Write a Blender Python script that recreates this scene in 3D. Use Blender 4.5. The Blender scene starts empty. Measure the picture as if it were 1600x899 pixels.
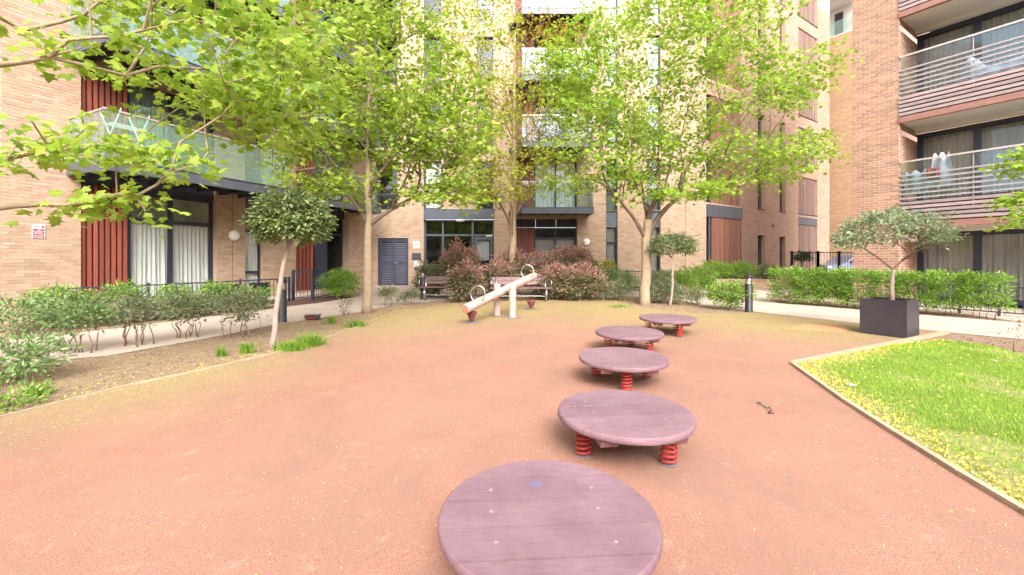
import bpy, math, random
import numpy as np
from mathutils import Vector, Matrix

random.seed(7)
R_ = math.radians
scene = bpy.context.scene
COL = scene.collection

# ------------------------------------------------------------------ camera
F_PX = 670.0
CAM_Z = 1.5
cd = bpy.data.cameras.new('camera')
cam = bpy.data.objects.new('camera', cd)
COL.objects.link(cam)
cam.location = (0, 0, CAM_Z)
cam.rotation_euler = (R_(90), 0, 0)
cd.sensor_width = 36
cd.lens = F_PX / 1600 * 36
cd.shift_y = -40.5 / 1600
cd.clip_start = 0.05
cd.clip_end = 600
scene.camera = cam

# ------------------------------------------------------------------ sky, sun, exposure
world = bpy.data.worlds.new('World')
scene.world = world
world.use_nodes = True
wn = world.node_tree
wn.nodes.clear()
SUN_EL, SUN_AZ = R_(40), R_(171)
sky = wn.nodes.new('ShaderNodeTexSky')
sky.sky_type = 'NISHITA'
sky.sun_disc = False
sky.sun_elevation = SUN_EL
sky.sun_rotation = SUN_AZ
sky.dust_density = 4.0
sky.air_density = 1.0
hsv = wn.nodes.new('ShaderNodeHueSaturation')
hsv.inputs['Saturation'].default_value = 0.4
bgn = wn.nodes.new('ShaderNodeBackground')
bgn.inputs['Strength'].default_value = 0.15
won = wn.nodes.new('ShaderNodeOutputWorld')
wn.links.new(sky.outputs[0], hsv.inputs['Color'])
wn.links.new(hsv.outputs[0], bgn.inputs['Color'])
wn.links.new(bgn.outputs[0], won.inputs['Surface'])

sd = bpy.data.lights.new('sun', 'SUN')
sun = bpy.data.objects.new('sun', sd)
COL.objects.link(sun)
sd.energy = 0.75
sd.angle = R_(30)
sd.color = (1.0, 0.94, 0.86)
sdir = Vector((math.sin(SUN_AZ) * math.cos(SUN_EL), math.cos(SUN_AZ) * math.cos(SUN_EL), math.sin(SUN_EL)))
sun.rotation_euler = sdir.to_track_quat('Z', 'Y').to_euler()
sun.location = sdir * 60
scene.view_settings.view_transform = 'Standard'
scene.view_settings.look = 'None'
scene.view_settings.exposure = 2.08
scene.view_settings.gamma = 1.0
scene.cycles.max_bounces = 8
scene.cycles.transparent_max_bounces = 16
scene.cycles.caustics_reflective = False
scene.cycles.caustics_refractive = False
scene.cycles.use_denoising = True

# ------------------------------------------------------------------ places
SLOPE = 0.0224
def g(y):
    return SLOPE * y
def at(px, py, Y):
    """the point at distance Y that lies along a direction measured in the photograph"""
    return Vector(((px - 800) / F_PX * Y, Y, CAM_Z - (py - 409) / F_PX * Y))
def gp(px, py):
    Y = 1005.0 / (py - 394.0)
    return ((px - 800) / F_PX * Y, Y)

# ------------------------------------------------------------------ materials
M = {}
class NT:
    def __init__(s, name):
        s.m = bpy.data.materials.new(name)
        s.m.use_nodes = True
        s.t = s.m.node_tree
        s.t.nodes.clear()
        s.out = s.n('OutputMaterial')
        M[name] = s.m
    def n(s, kind, **kw):
        nd = s.t.nodes.new('ShaderNode' + kind)
        for k, v in kw.items():
            setattr(nd, k, v)
        return nd
    def l(s, a, b):
        s.t.links.new(a, b)
    def val(s, sock, v):
        if hasattr(v, 'is_linked') or hasattr(v, 'links'):
            s.l(v, sock)
        else:
            if isinstance(v, (tuple, list)) and len(v) == 3 and sock.type == 'RGBA':
                v = (*v, 1)
            sock.default_value = v
    def mix(s, f, a, b, blend='MIX'):
        nd = s.n('Mix', data_type='RGBA', blend_type=blend)
        s.val(nd.inputs[0], f); s.val(nd.inputs[6], a); s.val(nd.inputs[7], b)
        return nd.outputs[2]
    def math(s, op, a, b=0.0, c=None, clamp=False):
        nd = s.n('Math', operation=op, use_clamp=clamp)
        s.val(nd.inputs[0], a); s.val(nd.inputs[1], b)
        if c is not None: s.val(nd.inputs[2], c)
        return nd.outputs[0]
    def ramp(s, f, stops, interp='LINEAR'):
        nd = s.n('ValToRGB')
        cr = nd.color_ramp
        cr.interpolation = interp
        while len(cr.elements) < len(stops): cr.elements.new(0.5)
        for e, (p, c) in zip(cr.elements, stops):
            e.position = p
            e.color = (*c, 1) if len(c) == 3 else c
        s.val(nd.inputs[0], f)
        return nd.outputs[0]
    def pos(s, scale=(1, 1, 1), rotz=0):
        ge = s.n('NewGeometry')
        mp = s.n('Mapping')
        mp.inputs['Scale'].default_value = scale
        mp.inputs['Rotation'].default_value = (0, 0, rotz)
        s.l(ge.outputs['Position'], mp.inputs[0])
        return mp.outputs[0]
    def noise(s, vec, scale, detail=4, rough=0.55, dist=0.0):
        nd = s.n('TexNoise')
        nd.inputs['Scale'].default_value = scale
        nd.inputs['Detail'].default_value = detail
        nd.inputs['Roughness'].default_value = rough
        nd.inputs['Distortion'].default_value = dist
        s.l(vec, nd.inputs['Vector'])
        return nd.outputs['Fac']
    def rnd(s):
        ge = s.n('NewGeometry'); oi = s.n('ObjectInfo')
        a = s.math('ADD', ge.outputs['Random Per Island'], oi.outputs['Random'])
        return s.math('FRACT', a)
    def bump(s, h, strength=0.3, dist=0.01):
        nd = s.n('Bump')
        nd.inputs['Strength'].default_value = strength
        nd.inputs['Distance'].default_value = dist
        s.val(nd.inputs['Height'], h)
        return nd.outputs[0]
    def bsdf(s, color, rough=0.7, metal=0.0, normal=None, spec=None, coat=None):
        b = s.n('BsdfPrincipled')
        s.val(b.inputs['Base Color'], color)
        s.val(b.inputs['Roughness'], rough)
        s.val(b.inputs['Metallic'], metal)
        if normal is not None: s.l(normal, b.inputs['Normal'])
        if spec is not None: b.inputs['Specular IOR Level'].default_value = spec
        if coat is not None: b.inputs['Coat Weight'].default_value = coat
        return b.outputs[0]
    def end(s, shader):
        s.l(shader, s.out.inputs['Surface'])
        return s.m

def simple(name, c1, c2=None, scale=6, rough=0.7, metal=0.0, bump=0.0, vec=(1, 1, 1), rnd=0.0, bs=None, spec=None, dist=0.004):
    n = NT(name)
    c2 = c2 or tuple(x * 0.75 for x in c1)
    v = n.pos(vec)
    f = n.noise(v, scale, 5, 0.6)
    f = n.ramp(f, [(0.3, (0, 0, 0)), (0.7, (1, 1, 1))])
    col = n.mix(f, c1, c2)
    if rnd:
        r = n.rnd()
        k = n.math('MULTIPLY_ADD', r, 2 * rnd, 1 - rnd)
        hs = n.n('HueSaturation'); n.l(k, hs.inputs['Value']); n.l(col, hs.inputs['Color'])
        col = hs.outputs[0]
    nr = None
    if bump:
        nr = n.bump(n.noise(v, bs or scale * 6, 4, 0.6), bump, dist)
    return n.end(n.bsdf(col, rough, metal, nr, spec))

# bricks: one tone per brick, with grain
def brick_mat(name, tones, grain=0.22):
    n = NT(name)
    r = n.rnd()
    col = n.ramp(r, [(i / (len(tones)), t) for i, t in enumerate(tones)], 'CONSTANT')
    v = n.pos()
    f = n.noise(v, 30, 5, 0.65)
    col = n.mix(n.math('MULTIPLY', f, grain), col, tuple(x * 0.55 for x in tones[0]))
    f2 = n.noise(v, 0.7, 3, 0.5)
    col = n.mix(n.ramp(f2, [(0.35, (0, 0, 0)), (0.75, (0.30, 0.30, 0.30))]), col, tuple(x * 0.7 for x in tones[1]))
    return n.end(n.bsdf(col, 0.88, 0, n.bump(n.noise(v, 90, 4, 0.7), 0.5, 0.003), 0.2))
brick_mat('brick_buff', [(0.48, 0.343, 0.243), (0.455, 0.318, 0.225), (0.50, 0.365, 0.262), (0.43, 0.292, 0.205), (0.485, 0.345, 0.25), (0.46, 0.322, 0.235), (0.51, 0.38, 0.29), (0.40, 0.265, 0.192)])
brick_mat('brick_pink', [(0.45, 0.305, 0.225), (0.42, 0.275, 0.205), (0.47, 0.325, 0.245), (0.40, 0.255, 0.19), (0.45, 0.30, 0.23), (0.38, 0.24, 0.185)])
brick_mat('brick_red', [(0.46, 0.265, 0.18), (0.41, 0.225, 0.16), (0.49, 0.29, 0.20), (0.37, 0.20, 0.15), (0.46, 0.26, 0.18), (0.34, 0.18, 0.14)])
brick_mat('brick_orange', [(0.50, 0.33, 0.20), (0.47, 0.30, 0.18), (0.53, 0.36, 0.23), (0.45, 0.28, 0.17)])
simple('mortar_buff', (0.55, 0.43, 0.335), (0.50, 0.38, 0.295), 8, 0.95)
simple('mortar_pale', (0.64, 0.51, 0.43), (0.58, 0.46, 0.38), 8, 0.95)

def wallmat(name, c1, c2, mo):
    """brick surface beyond the range where bricks are built one by one"""
    n = NT(name)
    ge = n.n('NewGeometry')
    sp = n.n('SeparateXYZ'); n.l(ge.outputs['Position'], sp.inputs[0])
    h = n.math('ADD', sp.outputs[0], n.math('MULTIPLY', sp.outputs[1], 0.63))
    cb = n.n('CombineXYZ'); n.l(h, cb.inputs[0]); n.l(sp.outputs[2], cb.inputs[1])
    b = n.n('TexBrick')
    b.inputs['Scale'].default_value = 1.0
    b.inputs['Brick Width'].default_value = 0.225
    b.inputs['Row Height'].default_value = 0.075
    b.inputs['Mortar Size'].default_value = 0.005
    n.val(b.inputs['Color1'], c1); n.val(b.inputs['Color2'], c2); n.val(b.inputs['Mortar'], mo)
    n.l(cb.outputs[0], b.inputs['Vector'])
    return n.end(n.bsdf(b.outputs['Color'], 0.9))
wallmat('brick_surface_buff', (0.48, 0.34, 0.24), (0.43, 0.29, 0.205), (0.60, 0.49, 0.39))
wallmat('brick_surface_red', (0.42, 0.235, 0.17), (0.34, 0.18, 0.145), (0.62, 0.5, 0.42))

simple('timber_red', (0.30, 0.075, 0.045), (0.19, 0.045, 0.03), 5, 0.6, vec=(6, 6, 0.6), bump=0.3, rnd=0.22)
simple('timber_brown', (0.33, 0.15, 0.10), (0.21, 0.10, 0.075), 5, 0.65, vec=(6, 6, 0.5), bump=0.3, rnd=0.22)
simple('timber_grey', (0.26, 0.165, 0.14), (0.17, 0.105, 0.095), 5, 0.7, vec=(6, 6, 0.5), bump=0.3, rnd=0.2)
simple('timber_pink', (0.40, 0.31, 0.31), (0.27, 0.195, 0.19), 3, 0.6, vec=(1.5, 1.5, 9), bump=0.2, rnd=0.15)
simple('copper_trim', (0.33, 0.165, 0.13), (0.24, 0.11, 0.09), 2.2, 0.45, vec=(1.5, 1.5, 6), bump=0.1)
simple('metal_grey', (0.105, 0.115, 0.15), (0.085, 0.093, 0.125), 3, 0.45, metal=0.2)
simple('metal_frame', (0.042, 0.046, 0.075), (0.032, 0.036, 0.06), 3, 0.4, metal=0.2)
simple('metal_dark', (0.045, 0.043, 0.062), (0.035, 0.033, 0.05), 3, 0.5, metal=0.2)
simple('metal_black', (0.014, 0.014, 0.016), (0.02, 0.02, 0.022), 6, 0.45, metal=0.1, bump=0.05)
simple('louvre_blue', (0.072, 0.072, 0.115), (0.055, 0.055, 0.09), 3, 0.45, metal=0.15)
simple('steel', (0.62, 0.61, 0.60), (0.50, 0.49, 0.48), 20, 0.28, metal=0.95, vec=(1, 1, 8))
simple('rail_metal', (0.62, 0.55, 0.53), (0.5, 0.44, 0.42), 6, 0.35, metal=0.6)
simple('bar_white', (0.40, 0.36, 0.38), (0.32, 0.28, 0.30), 6, 0.4, metal=0.2)
simple('soffit_white', (0.80, 0.77, 0.73), (0.74, 0.70, 0.66), 1.5, 0.8)
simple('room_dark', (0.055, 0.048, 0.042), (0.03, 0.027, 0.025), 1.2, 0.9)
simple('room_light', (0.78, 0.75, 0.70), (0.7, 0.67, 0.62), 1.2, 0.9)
simple('white_plastic', (0.80, 0.80, 0.78), (0.72, 0.72, 0.70), 4, 0.35)
simple('white_paint', (0.78, 0.77, 0.76), (0.68, 0.67, 0.67), 4, 0.5)
simple('sign_red', (0.55, 0.025, 0.07), (0.48, 0.02, 0.06), 4, 0.4)
simple('cloth_white', (0.78, 0.75, 0.80), (0.66, 0.63, 0.72), 9, 0.9, bump=0.3)
simple('cloth_red', (0.6, 0.12, 0.10), (0.5, 0.08, 0.08), 9, 0.9)
simple('spring_red', (0.50, 0.035, 0.03), (0.36, 0.035, 0.032), 18, 0.45, bump=0.1)
simple('cone_paint', (0.22, 0.055, 0.06), (0.15, 0.04, 0.045), 12, 0.5, bump=0.15)
simple('bench_paint', (0.17, 0.085, 0.085), (0.12, 0.06, 0.06), 6, 0.55, vec=(1, 6, 6), bump=0.2)
simple('bearer_paint', (0.30, 0.15, 0.15), (0.22, 0.11, 0.11), 9, 0.6)
simple('plaque_blue', (0.12, 0.11, 0.18), (0.16, 0.12, 0.17), 30, 0.4)
simple('log_white', (0.50, 0.37, 0.33), (0.37, 0.235, 0.20), 5, 0.75, vec=(2, 2, 2), bump=0.5, bs=14)
simple('log_end', (0.40, 0.20, 0.15), (0.3, 0.14, 0.1), 20, 0.8)
simple('bolt_plug', (0.27, 0.19, 0.205), (0.2, 0.14, 0.15), 30, 0.5)
simple('base_plate', (0.16, 0.14, 0.14), (0.22, 0.19, 0.18), 14, 0.6)
simple('planter_dark', (0.032, 0.026, 0.036), (0.05, 0.042, 0.05), 2.5, 0.42, bump=0.06)
simple('stone', (0.40, 0.33, 0.30), (0.28, 0.22, 0.2), 30, 0.8, bump=0.6)
simple('twig_dark', (0.06, 0.035, 0.03), (0.03, 0.02, 0.02), 30, 0.8)
simple('car_paint', (0.20, 0.23, 0.32), (0.17, 0.2, 0.28), 2, 0.3, metal=0.4)
simple('car_glass', (0.02, 0.025, 0.03), (0.03, 0.035, 0.04), 2, 0.08)
simple('rubber_black', (0.02, 0.02, 0.02), (0.03, 0.03, 0.03), 10, 0.8)
simple('coping_stone', (0.40, 0.27, 0.20), (0.32, 0.21, 0.16), 5, 0.85, bump=0.3)
simple('chair_white', (0.75, 0.78, 0.78), (0.68, 0.7, 0.7), 4, 0.4)
simple('blanket_blue', (0.35, 0.45, 0.75), (0.3, 0.4, 0.68), 5, 0.8)

# deck planks of the stepping platforms
n = NT('platform_paint')
v = n.pos((1, 1, 1), 0.05)
vg = n.pos((1.4, 16, 1), -0.08)
f = n.noise(n.pos((1, 1, 1)), 3.5, 5, 0.6)
f3 = n.noise(vg, 7, 6, 0.7)
col = n.mix(n.ramp(f, [(0.3, (0, 0, 0)), (0.72, (1, 1, 1))]), (0.175, 0.098, 0.118), (0.235, 0.145, 0.168))
col = n.mix(n.ramp(f3, [(0.45, (0, 0, 0)), (0.75, (0.55, 0.55, 0.55))]), col, (0.115, 0.065, 0.075))
f4 = n.noise(n.pos((2, 6, 1)), 22, 6, 0.75)
col = n.mix(n.ramp(f4, [(0.66, (0, 0, 0)), (0.72, (1, 1, 1))]), col, (0.46, 0.36, 0.35))
f5 = n.noise(n.pos((1, 1, 1)), 13, 5, 0.7, 0.5)
col = n.mix(n.ramp(f5, [(0.55, (0, 0, 0)), (0.72, (0.3, 0.3, 0.3))]), col, (0.27, 0.19, 0.14))
f6 = n.noise(n.pos((1, 1, 1)), 95, 3, 0.6)
col = n.mix(n.ramp(f6, [(0.66, (0, 0, 0)), (0.70, (0.8, 0.8, 0.8))]), col, (0.09, 0.055, 0.055))
k = n.math('MULTIPLY_ADD', n.rnd(), 0.16, 0.92)
hs = n.n('HueSaturation'); n.l(k, hs.inputs['Value']); n.l(col, hs.inputs['Color'])
n.end(n.bsdf(hs.outputs[0], 0.62, 0, n.bump(f3, 0.35, 0.004), 0.3))

# red rubber safety surface, dusted with pollen under the trees
def pollen_mask(n, spots, base=0.0, lo=0.0):
    ge = n.n('NewGeometry')
    acc = None
    for (x, y, r) in spots:
        vm = n.n('VectorMath', operation='DISTANCE')
        n.l(ge.outputs['Position'], vm.inputs[0])
        vm.inputs[1].default_value = (x, y, g(y))
        mr = n.n('MapRange', interpolation_type='SMOOTHSTEP')
        n.l(vm.outputs['Value'], mr.inputs[0])
        mr.inputs[1].default_value = r; mr.inputs[2].default_value = r * 0.35
        mr.inputs[3].default_value = 0; mr.inputs[4].default_value = 1
        acc = mr.outputs[0] if acc is None else n.math('MAXIMUM', acc, mr.outputs[0])
    return acc
POLLEN = [(-3.6, 10.7, 5.2), (3.85, 12.4, 6.6), (-5.2, 5.6, 3.4), (0, 14.4, 5.0), (6.0, 9.5, 4.2), (-1.0, 12.0, 5.0)]
n = NT('rubber_surface')
v = n.pos()
big = n.noise(v, 0.55, 4, 0.55)
mid = n.noise(v, 2.6, 5, 0.6)
fine = n.noise(v, 160, 3, 0.7)
col = n.mix(n.ramp(big, [(0.35, (0, 0, 0)), (0.65, (1, 1, 1))]), (0.385, 0.207, 0.152), (0.30, 0.163, 0.122))
col = n.mix(n.ramp(mid, [(0.4, (0, 0, 0)), (0.75, (0.7, 0.7, 0.7))]), col, (0.41, 0.225, 0.165))
col = n.mix(n.ramp(fine, [(0.40, (1, 1, 1)), (0.56, (0, 0, 0))]), col, (0.22, 0.09, 0.06))
vo = n.n('TexVoronoi'); vo.inputs['Scale'].default_value = 240; n.l(v, vo.inputs['Vector'])
col = n.mix(n.ramp(vo.outputs['Distance'], [(0.0, (0.5, 0.5, 0.5)), (0.35, (0, 0, 0))]), col, (0.58, 0.36, 0.26))
dirt = n.noise(n.pos(), 1.1, 6, 0.7, 0.6)
col = n.mix(n.ramp(dirt, [(0.44, (0, 0, 0)), (0.66, (0.85, 0.85, 0.85))]), col, (0.25, 0.145, 0.105))
scuff = n.noise(n.pos((1, 1, 1)), 7.0, 6, 0.75, 0.4)
col = n.mix(n.ramp(scuff, [(0.58, (0, 0, 0)), (0.75, (0.5, 0.5, 0.5))]), col, (0.50, 0.33, 0.26))
pm = pollen_mask(n, POLLEN)
film = n.math('MULTIPLY', pm, n.math('MULTIPLY_ADD', mid, 1.1, 0.12), clamp=True)
col = n.mix(n.math('MULTIPLY', film, 0.9, clamp=True), col, (0.245, 0.215, 0.10))
sp = n.noise(v, 42, 4, 0.8)
thr = n.math('SUBTRACT', sp, n.math('MULTIPLY_ADD', pm, -0.17, 0.75))
spk = n.math('MULTIPLY', thr, 22, clamp=True)
col = n.mix(spk, col, (0.62, 0.50, 0.09))
n.end(n.bsdf(col, 0.93, 0, n.bump(n.math('ADD', fine, vo.outputs['Distance']), 0.5, 0.004), 0.2))
simple('rubber_patch', (0.55, 0.24, 0.11), (0.47, 0.21, 0.10), 3, 0.93, bump=0.4, bs=150)

n = NT('path_concrete')
v = n.pos()
col = n.mix(n.ramp(n.noise(v, 1.3, 5, 0.6), [(0.35, (0, 0, 0)), (0.7, (1, 1, 1))]), (0.47, 0.385, 0.325), (0.39, 0.315, 0.265))
col = n.mix(n.ramp(n.noise(v, 60, 4, 0.7), [(0.55, (0, 0, 0)), (0.8, (0.5, 0.5, 0.5))]), col, (0.30, 0.25, 0.2))
pm = pollen_mask(n, POLLEN)
thr = n.math('SUBTRACT', n.noise(v, 38, 4, 0.8), n.math('MULTIPLY_ADD', pm, -0.1, 0.76))
col = n.mix(n.math('MULTIPLY', thr, 20, clamp=True), col, (0.5, 0.42, 0.1))
n.end(n.bsdf(col, 0.9, 0, n.bump(n.noise(v, 120, 3, 0.6), 0.2, 0.003)))

n = NT('soil')
v = n.pos()
a = n.noise(v, 9, 6, 0.7)
col = n.mix(n.ramp(a, [(0.35, (0, 0, 0)), (0.7, (1, 1, 1))]), (0.20, 0.135, 0.095), (0.31, 0.225, 0.155))
b = n.noise(v, 70, 5, 0.75)
col = n.mix(n.ramp(b, [(0.5, (0, 0, 0)), (0.66, (1, 1, 1))]), col, (0.40, 0.30, 0.21))
col = n.mix(n.ramp(b, [(0.30, (1, 1, 1)), (0.42, (0, 0, 0))]), col, (0.09, 0.055, 0.04))
pm = pollen_mask(n, POLLEN)
thr = n.math('SUBTRACT', n.noise(v, 34, 4, 0.8), n.math('MULTIPLY_ADD', pm, -0.15, 0.74))
col = n.mix(n.math('MULTIPLY', thr, 16, clamp=True), col, (0.55, 0.46, 0.09))
n.end(n.bsdf(col, 0.95, 0, n.bump(n.math('ADD', a, b), 0.8, 0.02), 0.1))
simple('mulch', (0.13, 0.06, 0.045), (0.07, 0.035, 0.028), 30, 0.95, bump=0.8, dist=0.02)
simple('turf_soil', (0.17, 0.20, 0.045), (0.26, 0.24, 0.08), 8, 0.95, bump=0.6, dist=0.01)
simple('kerb_timber', (0.42, 0.32, 0.22), (0.32, 0.24, 0.16), 5, 0.85, bump=0.4, rnd=0.08)
simple('pollen_yellow', (0.70, 0.60, 0.07), (0.62, 0.48, 0.08), 20, 0.8, rnd=0.2)
simple('straw', (0.48, 0.38, 0.17), (0.40, 0.28, 0.12), 20, 0.85, rnd=0.3)

def leafmat(name, tones, trans=0.45, rough=0.5, spec=0.35):
    n = NT(name)
    r = n.rnd()
    col = n.ramp(r, [(i / max(1, len(tones) - 1), t) for i, t in enumerate(tones)])
    v = n.pos()
    f = n.noise(v, 1.6, 3, 0.5)
    hs = n.n('HueSaturation')
    n.l(n.math('MULTIPLY_ADD', f, 0.5, 0.75), hs.inputs['Value']); n.l(col, hs.inputs['Color'])
    pb = n.bsdf(hs.outputs[0], rough, 0, None, spec)
    tr = n.n('BsdfTranslucent'); n.l(hs.outputs[0], tr.inputs[0])
    ms = n.n('MixShader'); ms.inputs[0].default_value = trans
    n.l(pb, ms.inputs[1]); n.l(tr.outputs[0], ms.inputs[2])
    return n.end(ms.outputs[0])
leafmat('leaf_maple', [(0.18, 0.29, 0.025), (0.30, 0.43, 0.045), (0.41, 0.53, 0.07), (0.25, 0.39, 0.045), (0.48, 0.56, 0.12)], 0.52)
leafmat('leaf_maple_near', [(0.20, 0.32, 0.03), (0.30, 0.44, 0.045), (0.43, 0.55, 0.08), (0.31, 0.47, 0.09), (0.52, 0.60, 0.11)], 0.55)
leafmat('leaf_maple_gold', [(0.34, 0.42, 0.05), (0.43, 0.47, 0.06), (0.50, 0.44, 0.06), (0.40, 0.49, 0.08)], 0.5)
leafmat('flower_gold', [(0.50, 0.33, 0.03), (0.60, 0.42, 0.05), (0.44, 0.26, 0.03)], 0.4)
leafmat('leaf_maple_right', [(0.19, 0.32, 0.03), (0.30, 0.45, 0.045), (0.40, 0.53, 0.07), (0.26, 0.41, 0.05), (0.48, 0.57, 0.11)], 0.52)
leafmat('leaf_bay', [(0.07, 0.115, 0.03), (0.11, 0.17, 0.045), (0.18, 0.24, 0.075), (0.28, 0.32, 0.12), (0.09, 0.14, 0.04)], 0.2, 0.4, 0.5)
leafmat('leaf_olive', [(0.09, 0.14, 0.05), (0.15, 0.21, 0.08), (0.24, 0.28, 0.13), (0.30, 0.25, 0.15)], 0.3, 0.45)
leafmat('leaf_potted', [(0.12, 0.18, 0.09), (0.19, 0.27, 0.13), (0.30, 0.38, 0.22), (0.35, 0.30, 0.18)], 0.3, 0.4)
leafmat('leaf_hedge', [(0.11, 0.23, 0.035), (0.18, 0.33, 0.05), (0.28, 0.44, 0.07), (0.36, 0.52, 0.08)], 0.4, 0.45)
leafmat('leaf_shrub', [(0.12, 0.20, 0.07), (0.19, 0.30, 0.10), (0.28, 0.40, 0.16), (0.37, 0.48, 0.22)], 0.38, 0.45)
leafmat('leaf_shrub_dull', [(0.12, 0.16, 0.08), (0.19, 0.24, 0.12), (0.29, 0.32, 0.18), (0.31, 0.26, 0.17)], 0.35, 0.5)
leafmat('leaf_photinia', [(0.10, 0.14, 0.05), (0.16, 0.20, 0.08), (0.24, 0.19, 0.11), (0.32, 0.18, 0.14), (0.22, 0.27, 0.12)], 0.3, 0.4)
leafmat('leaf_photinia_tip', [(0.46, 0.20, 0.19), (0.55, 0.30, 0.29), (0.38, 0.20, 0.15)], 0.4, 0.4)
leafmat('grass_blade', [(0.19, 0.34, 0.035), (0.26, 0.43, 0.05), (0.34, 0.50, 0.07), (0.42, 0.52, 0.11)], 0.4, 0.6)
leafmat('grass_tuft', [(0.09, 0.20, 0.02), (0.17, 0.33, 0.03), (0.28, 0.40, 0.06)], 0.35, 0.5)
leafmat('leaf_dead', [(0.28, 0.17, 0.09), (0.40, 0.27, 0.14), (0.18, 0.10, 0.06)], 0.2, 0.7)

def barkmat(name, a, b, sc=9):
    n = NT(name)
    v = n.pos((1, 1, 0.35)); v2 = n.pos((1, 1, 2.2))
    f = n.noise(v, sc, 6, 0.7); f2 = n.noise(v2, 3.0, 4, 0.6)
    col = n.mix(n.ramp(f, [(0.3, (0, 0, 0)), (0.7, (1, 1, 1))]), a, b)
    col = n.mix(n.ramp(f2, [(0.55, (0, 0, 0)), (0.75, (0.6, 0.6, 0.6))]), col, tuple(x * 0.6 for x in a))
    return n.end(n.bsdf(col, 0.85, 0, n.bump(f, 0.7, 0.012), 0.2))
barkmat('bark_maple', (0.27, 0.20, 0.13), (0.38, 0.29, 0.20))
barkmat('bark_limb', (0.13, 0.09, 0.065), (0.21, 0.155, 0.12))
barkmat('bark_pale', (0.38, 0.30, 0.26), (0.27, 0.20, 0.17), 14)
barkmat('bark_shrub', (0.17, 0.105, 0.08), (0.25, 0.165, 0.13), 20)

# glass: a thin pane, clear but mirror-like at an angle
def glassmat(name, tint, refl=0.09, milk=0.0):
    n = NT(name)
    tp = n.n('BsdfTransparent'); n.val(tp.inputs[0], tint)
    gl = n.n('BsdfGlossy'); gl.inputs['Roughness'].default_value = 0.02
    n.val(gl.inputs[0], (0.72, 0.77, 0.82))
    n.l(n.bump(n.noise(n.pos(), 0.9, 2, 0.5), 0.06, 0.05), gl.inputs['Normal'])
    fr = n.n('LayerWeight'); fr.inputs['Blend'].default_value = 0.5
    k = n.math('MULTIPLY_ADD', n.math('POWER', fr.outputs['Facing'], 4.0), 0.85, refl, clamp=True)
    ms = n.n('MixShader'); n.l(k, ms.inputs[0])
    n.l(tp.outputs[0], ms.inputs[1]); n.l(gl.outputs[0], ms.inputs[2])
    if milk:
        df = n.n('BsdfDiffuse'); n.val(df.inputs[0], (0.62, 0.82, 0.74))
        m2 = n.n('MixShader'); m2.inputs[0].default_value = milk
        n.l(ms.outputs[0], m2.inputs[1]); n.l(df.outputs[0], m2.inputs[2]); ms = m2
    return n.end(ms.outputs[0])
glassmat('glass', (0.95, 0.96, 0.96), 0.03)
glassmat('glass_upper', (0.85, 0.88, 0.90), 0.08)
glassmat('glass_green', (0.84, 0.95, 0.91), 0.12, 0.10)
glassmat('glass_pale', (0.88, 0.92, 0.92), 0.16)
glassmat('glass_balcony', (0.80, 0.88, 0.90), 0.07)
n = NT('curtain')
v = n.pos((1, 1, 0.12))
f = n.noise(v, 9, 3, 0.5)
col = n.mix(f, (0.86, 0.85, 0.83), (0.74, 0.73, 0.71))
df = n.n('BsdfDiffuse'); n.l(col, df.inputs[0])
tr = n.n('BsdfTranslucent'); n.l(col, tr.inputs[0])
ms = n.n('MixShader'); ms.inputs[0].default_value = 0.15
n.l(df.outputs[0], ms.inputs[1]); n.l(tr.outputs[0], ms.inputs[2]); n.end(ms.outputs[0])
simple('blind', (0.72, 0.73, 0.72), (0.62, 0.63, 0.64), 2, 0.6, rnd=0.06)
simple('curtain_grey', (0.44, 0.42, 0.38), (0.34, 0.33, 0.30), 6, 0.9, vec=(1, 1, .15))
n = NT('lamp_lens')
b = n.n('BsdfPrincipled'); n.val(b.inputs['Base Color'], (0.85, 0.84, 0.8)); b.inputs['Roughness'].default_value = 0.3
n.end(b.outputs[0])
n = NT('clear_lens')
tp = n.n('BsdfTransparent'); n.val(tp.inputs[0], (0.85, 0.85, 0.8))
gl = n.n('BsdfGlossy'); gl.inputs['Roughness'].default_value = 0.1
ms = n.n('MixShader'); ms.inputs[0].default_value = 0.25
n.l(tp.outputs[0], ms.inputs[1]); n.l(gl.outputs[0], ms.inputs[2]); n.end(ms.outputs[0])

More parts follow.
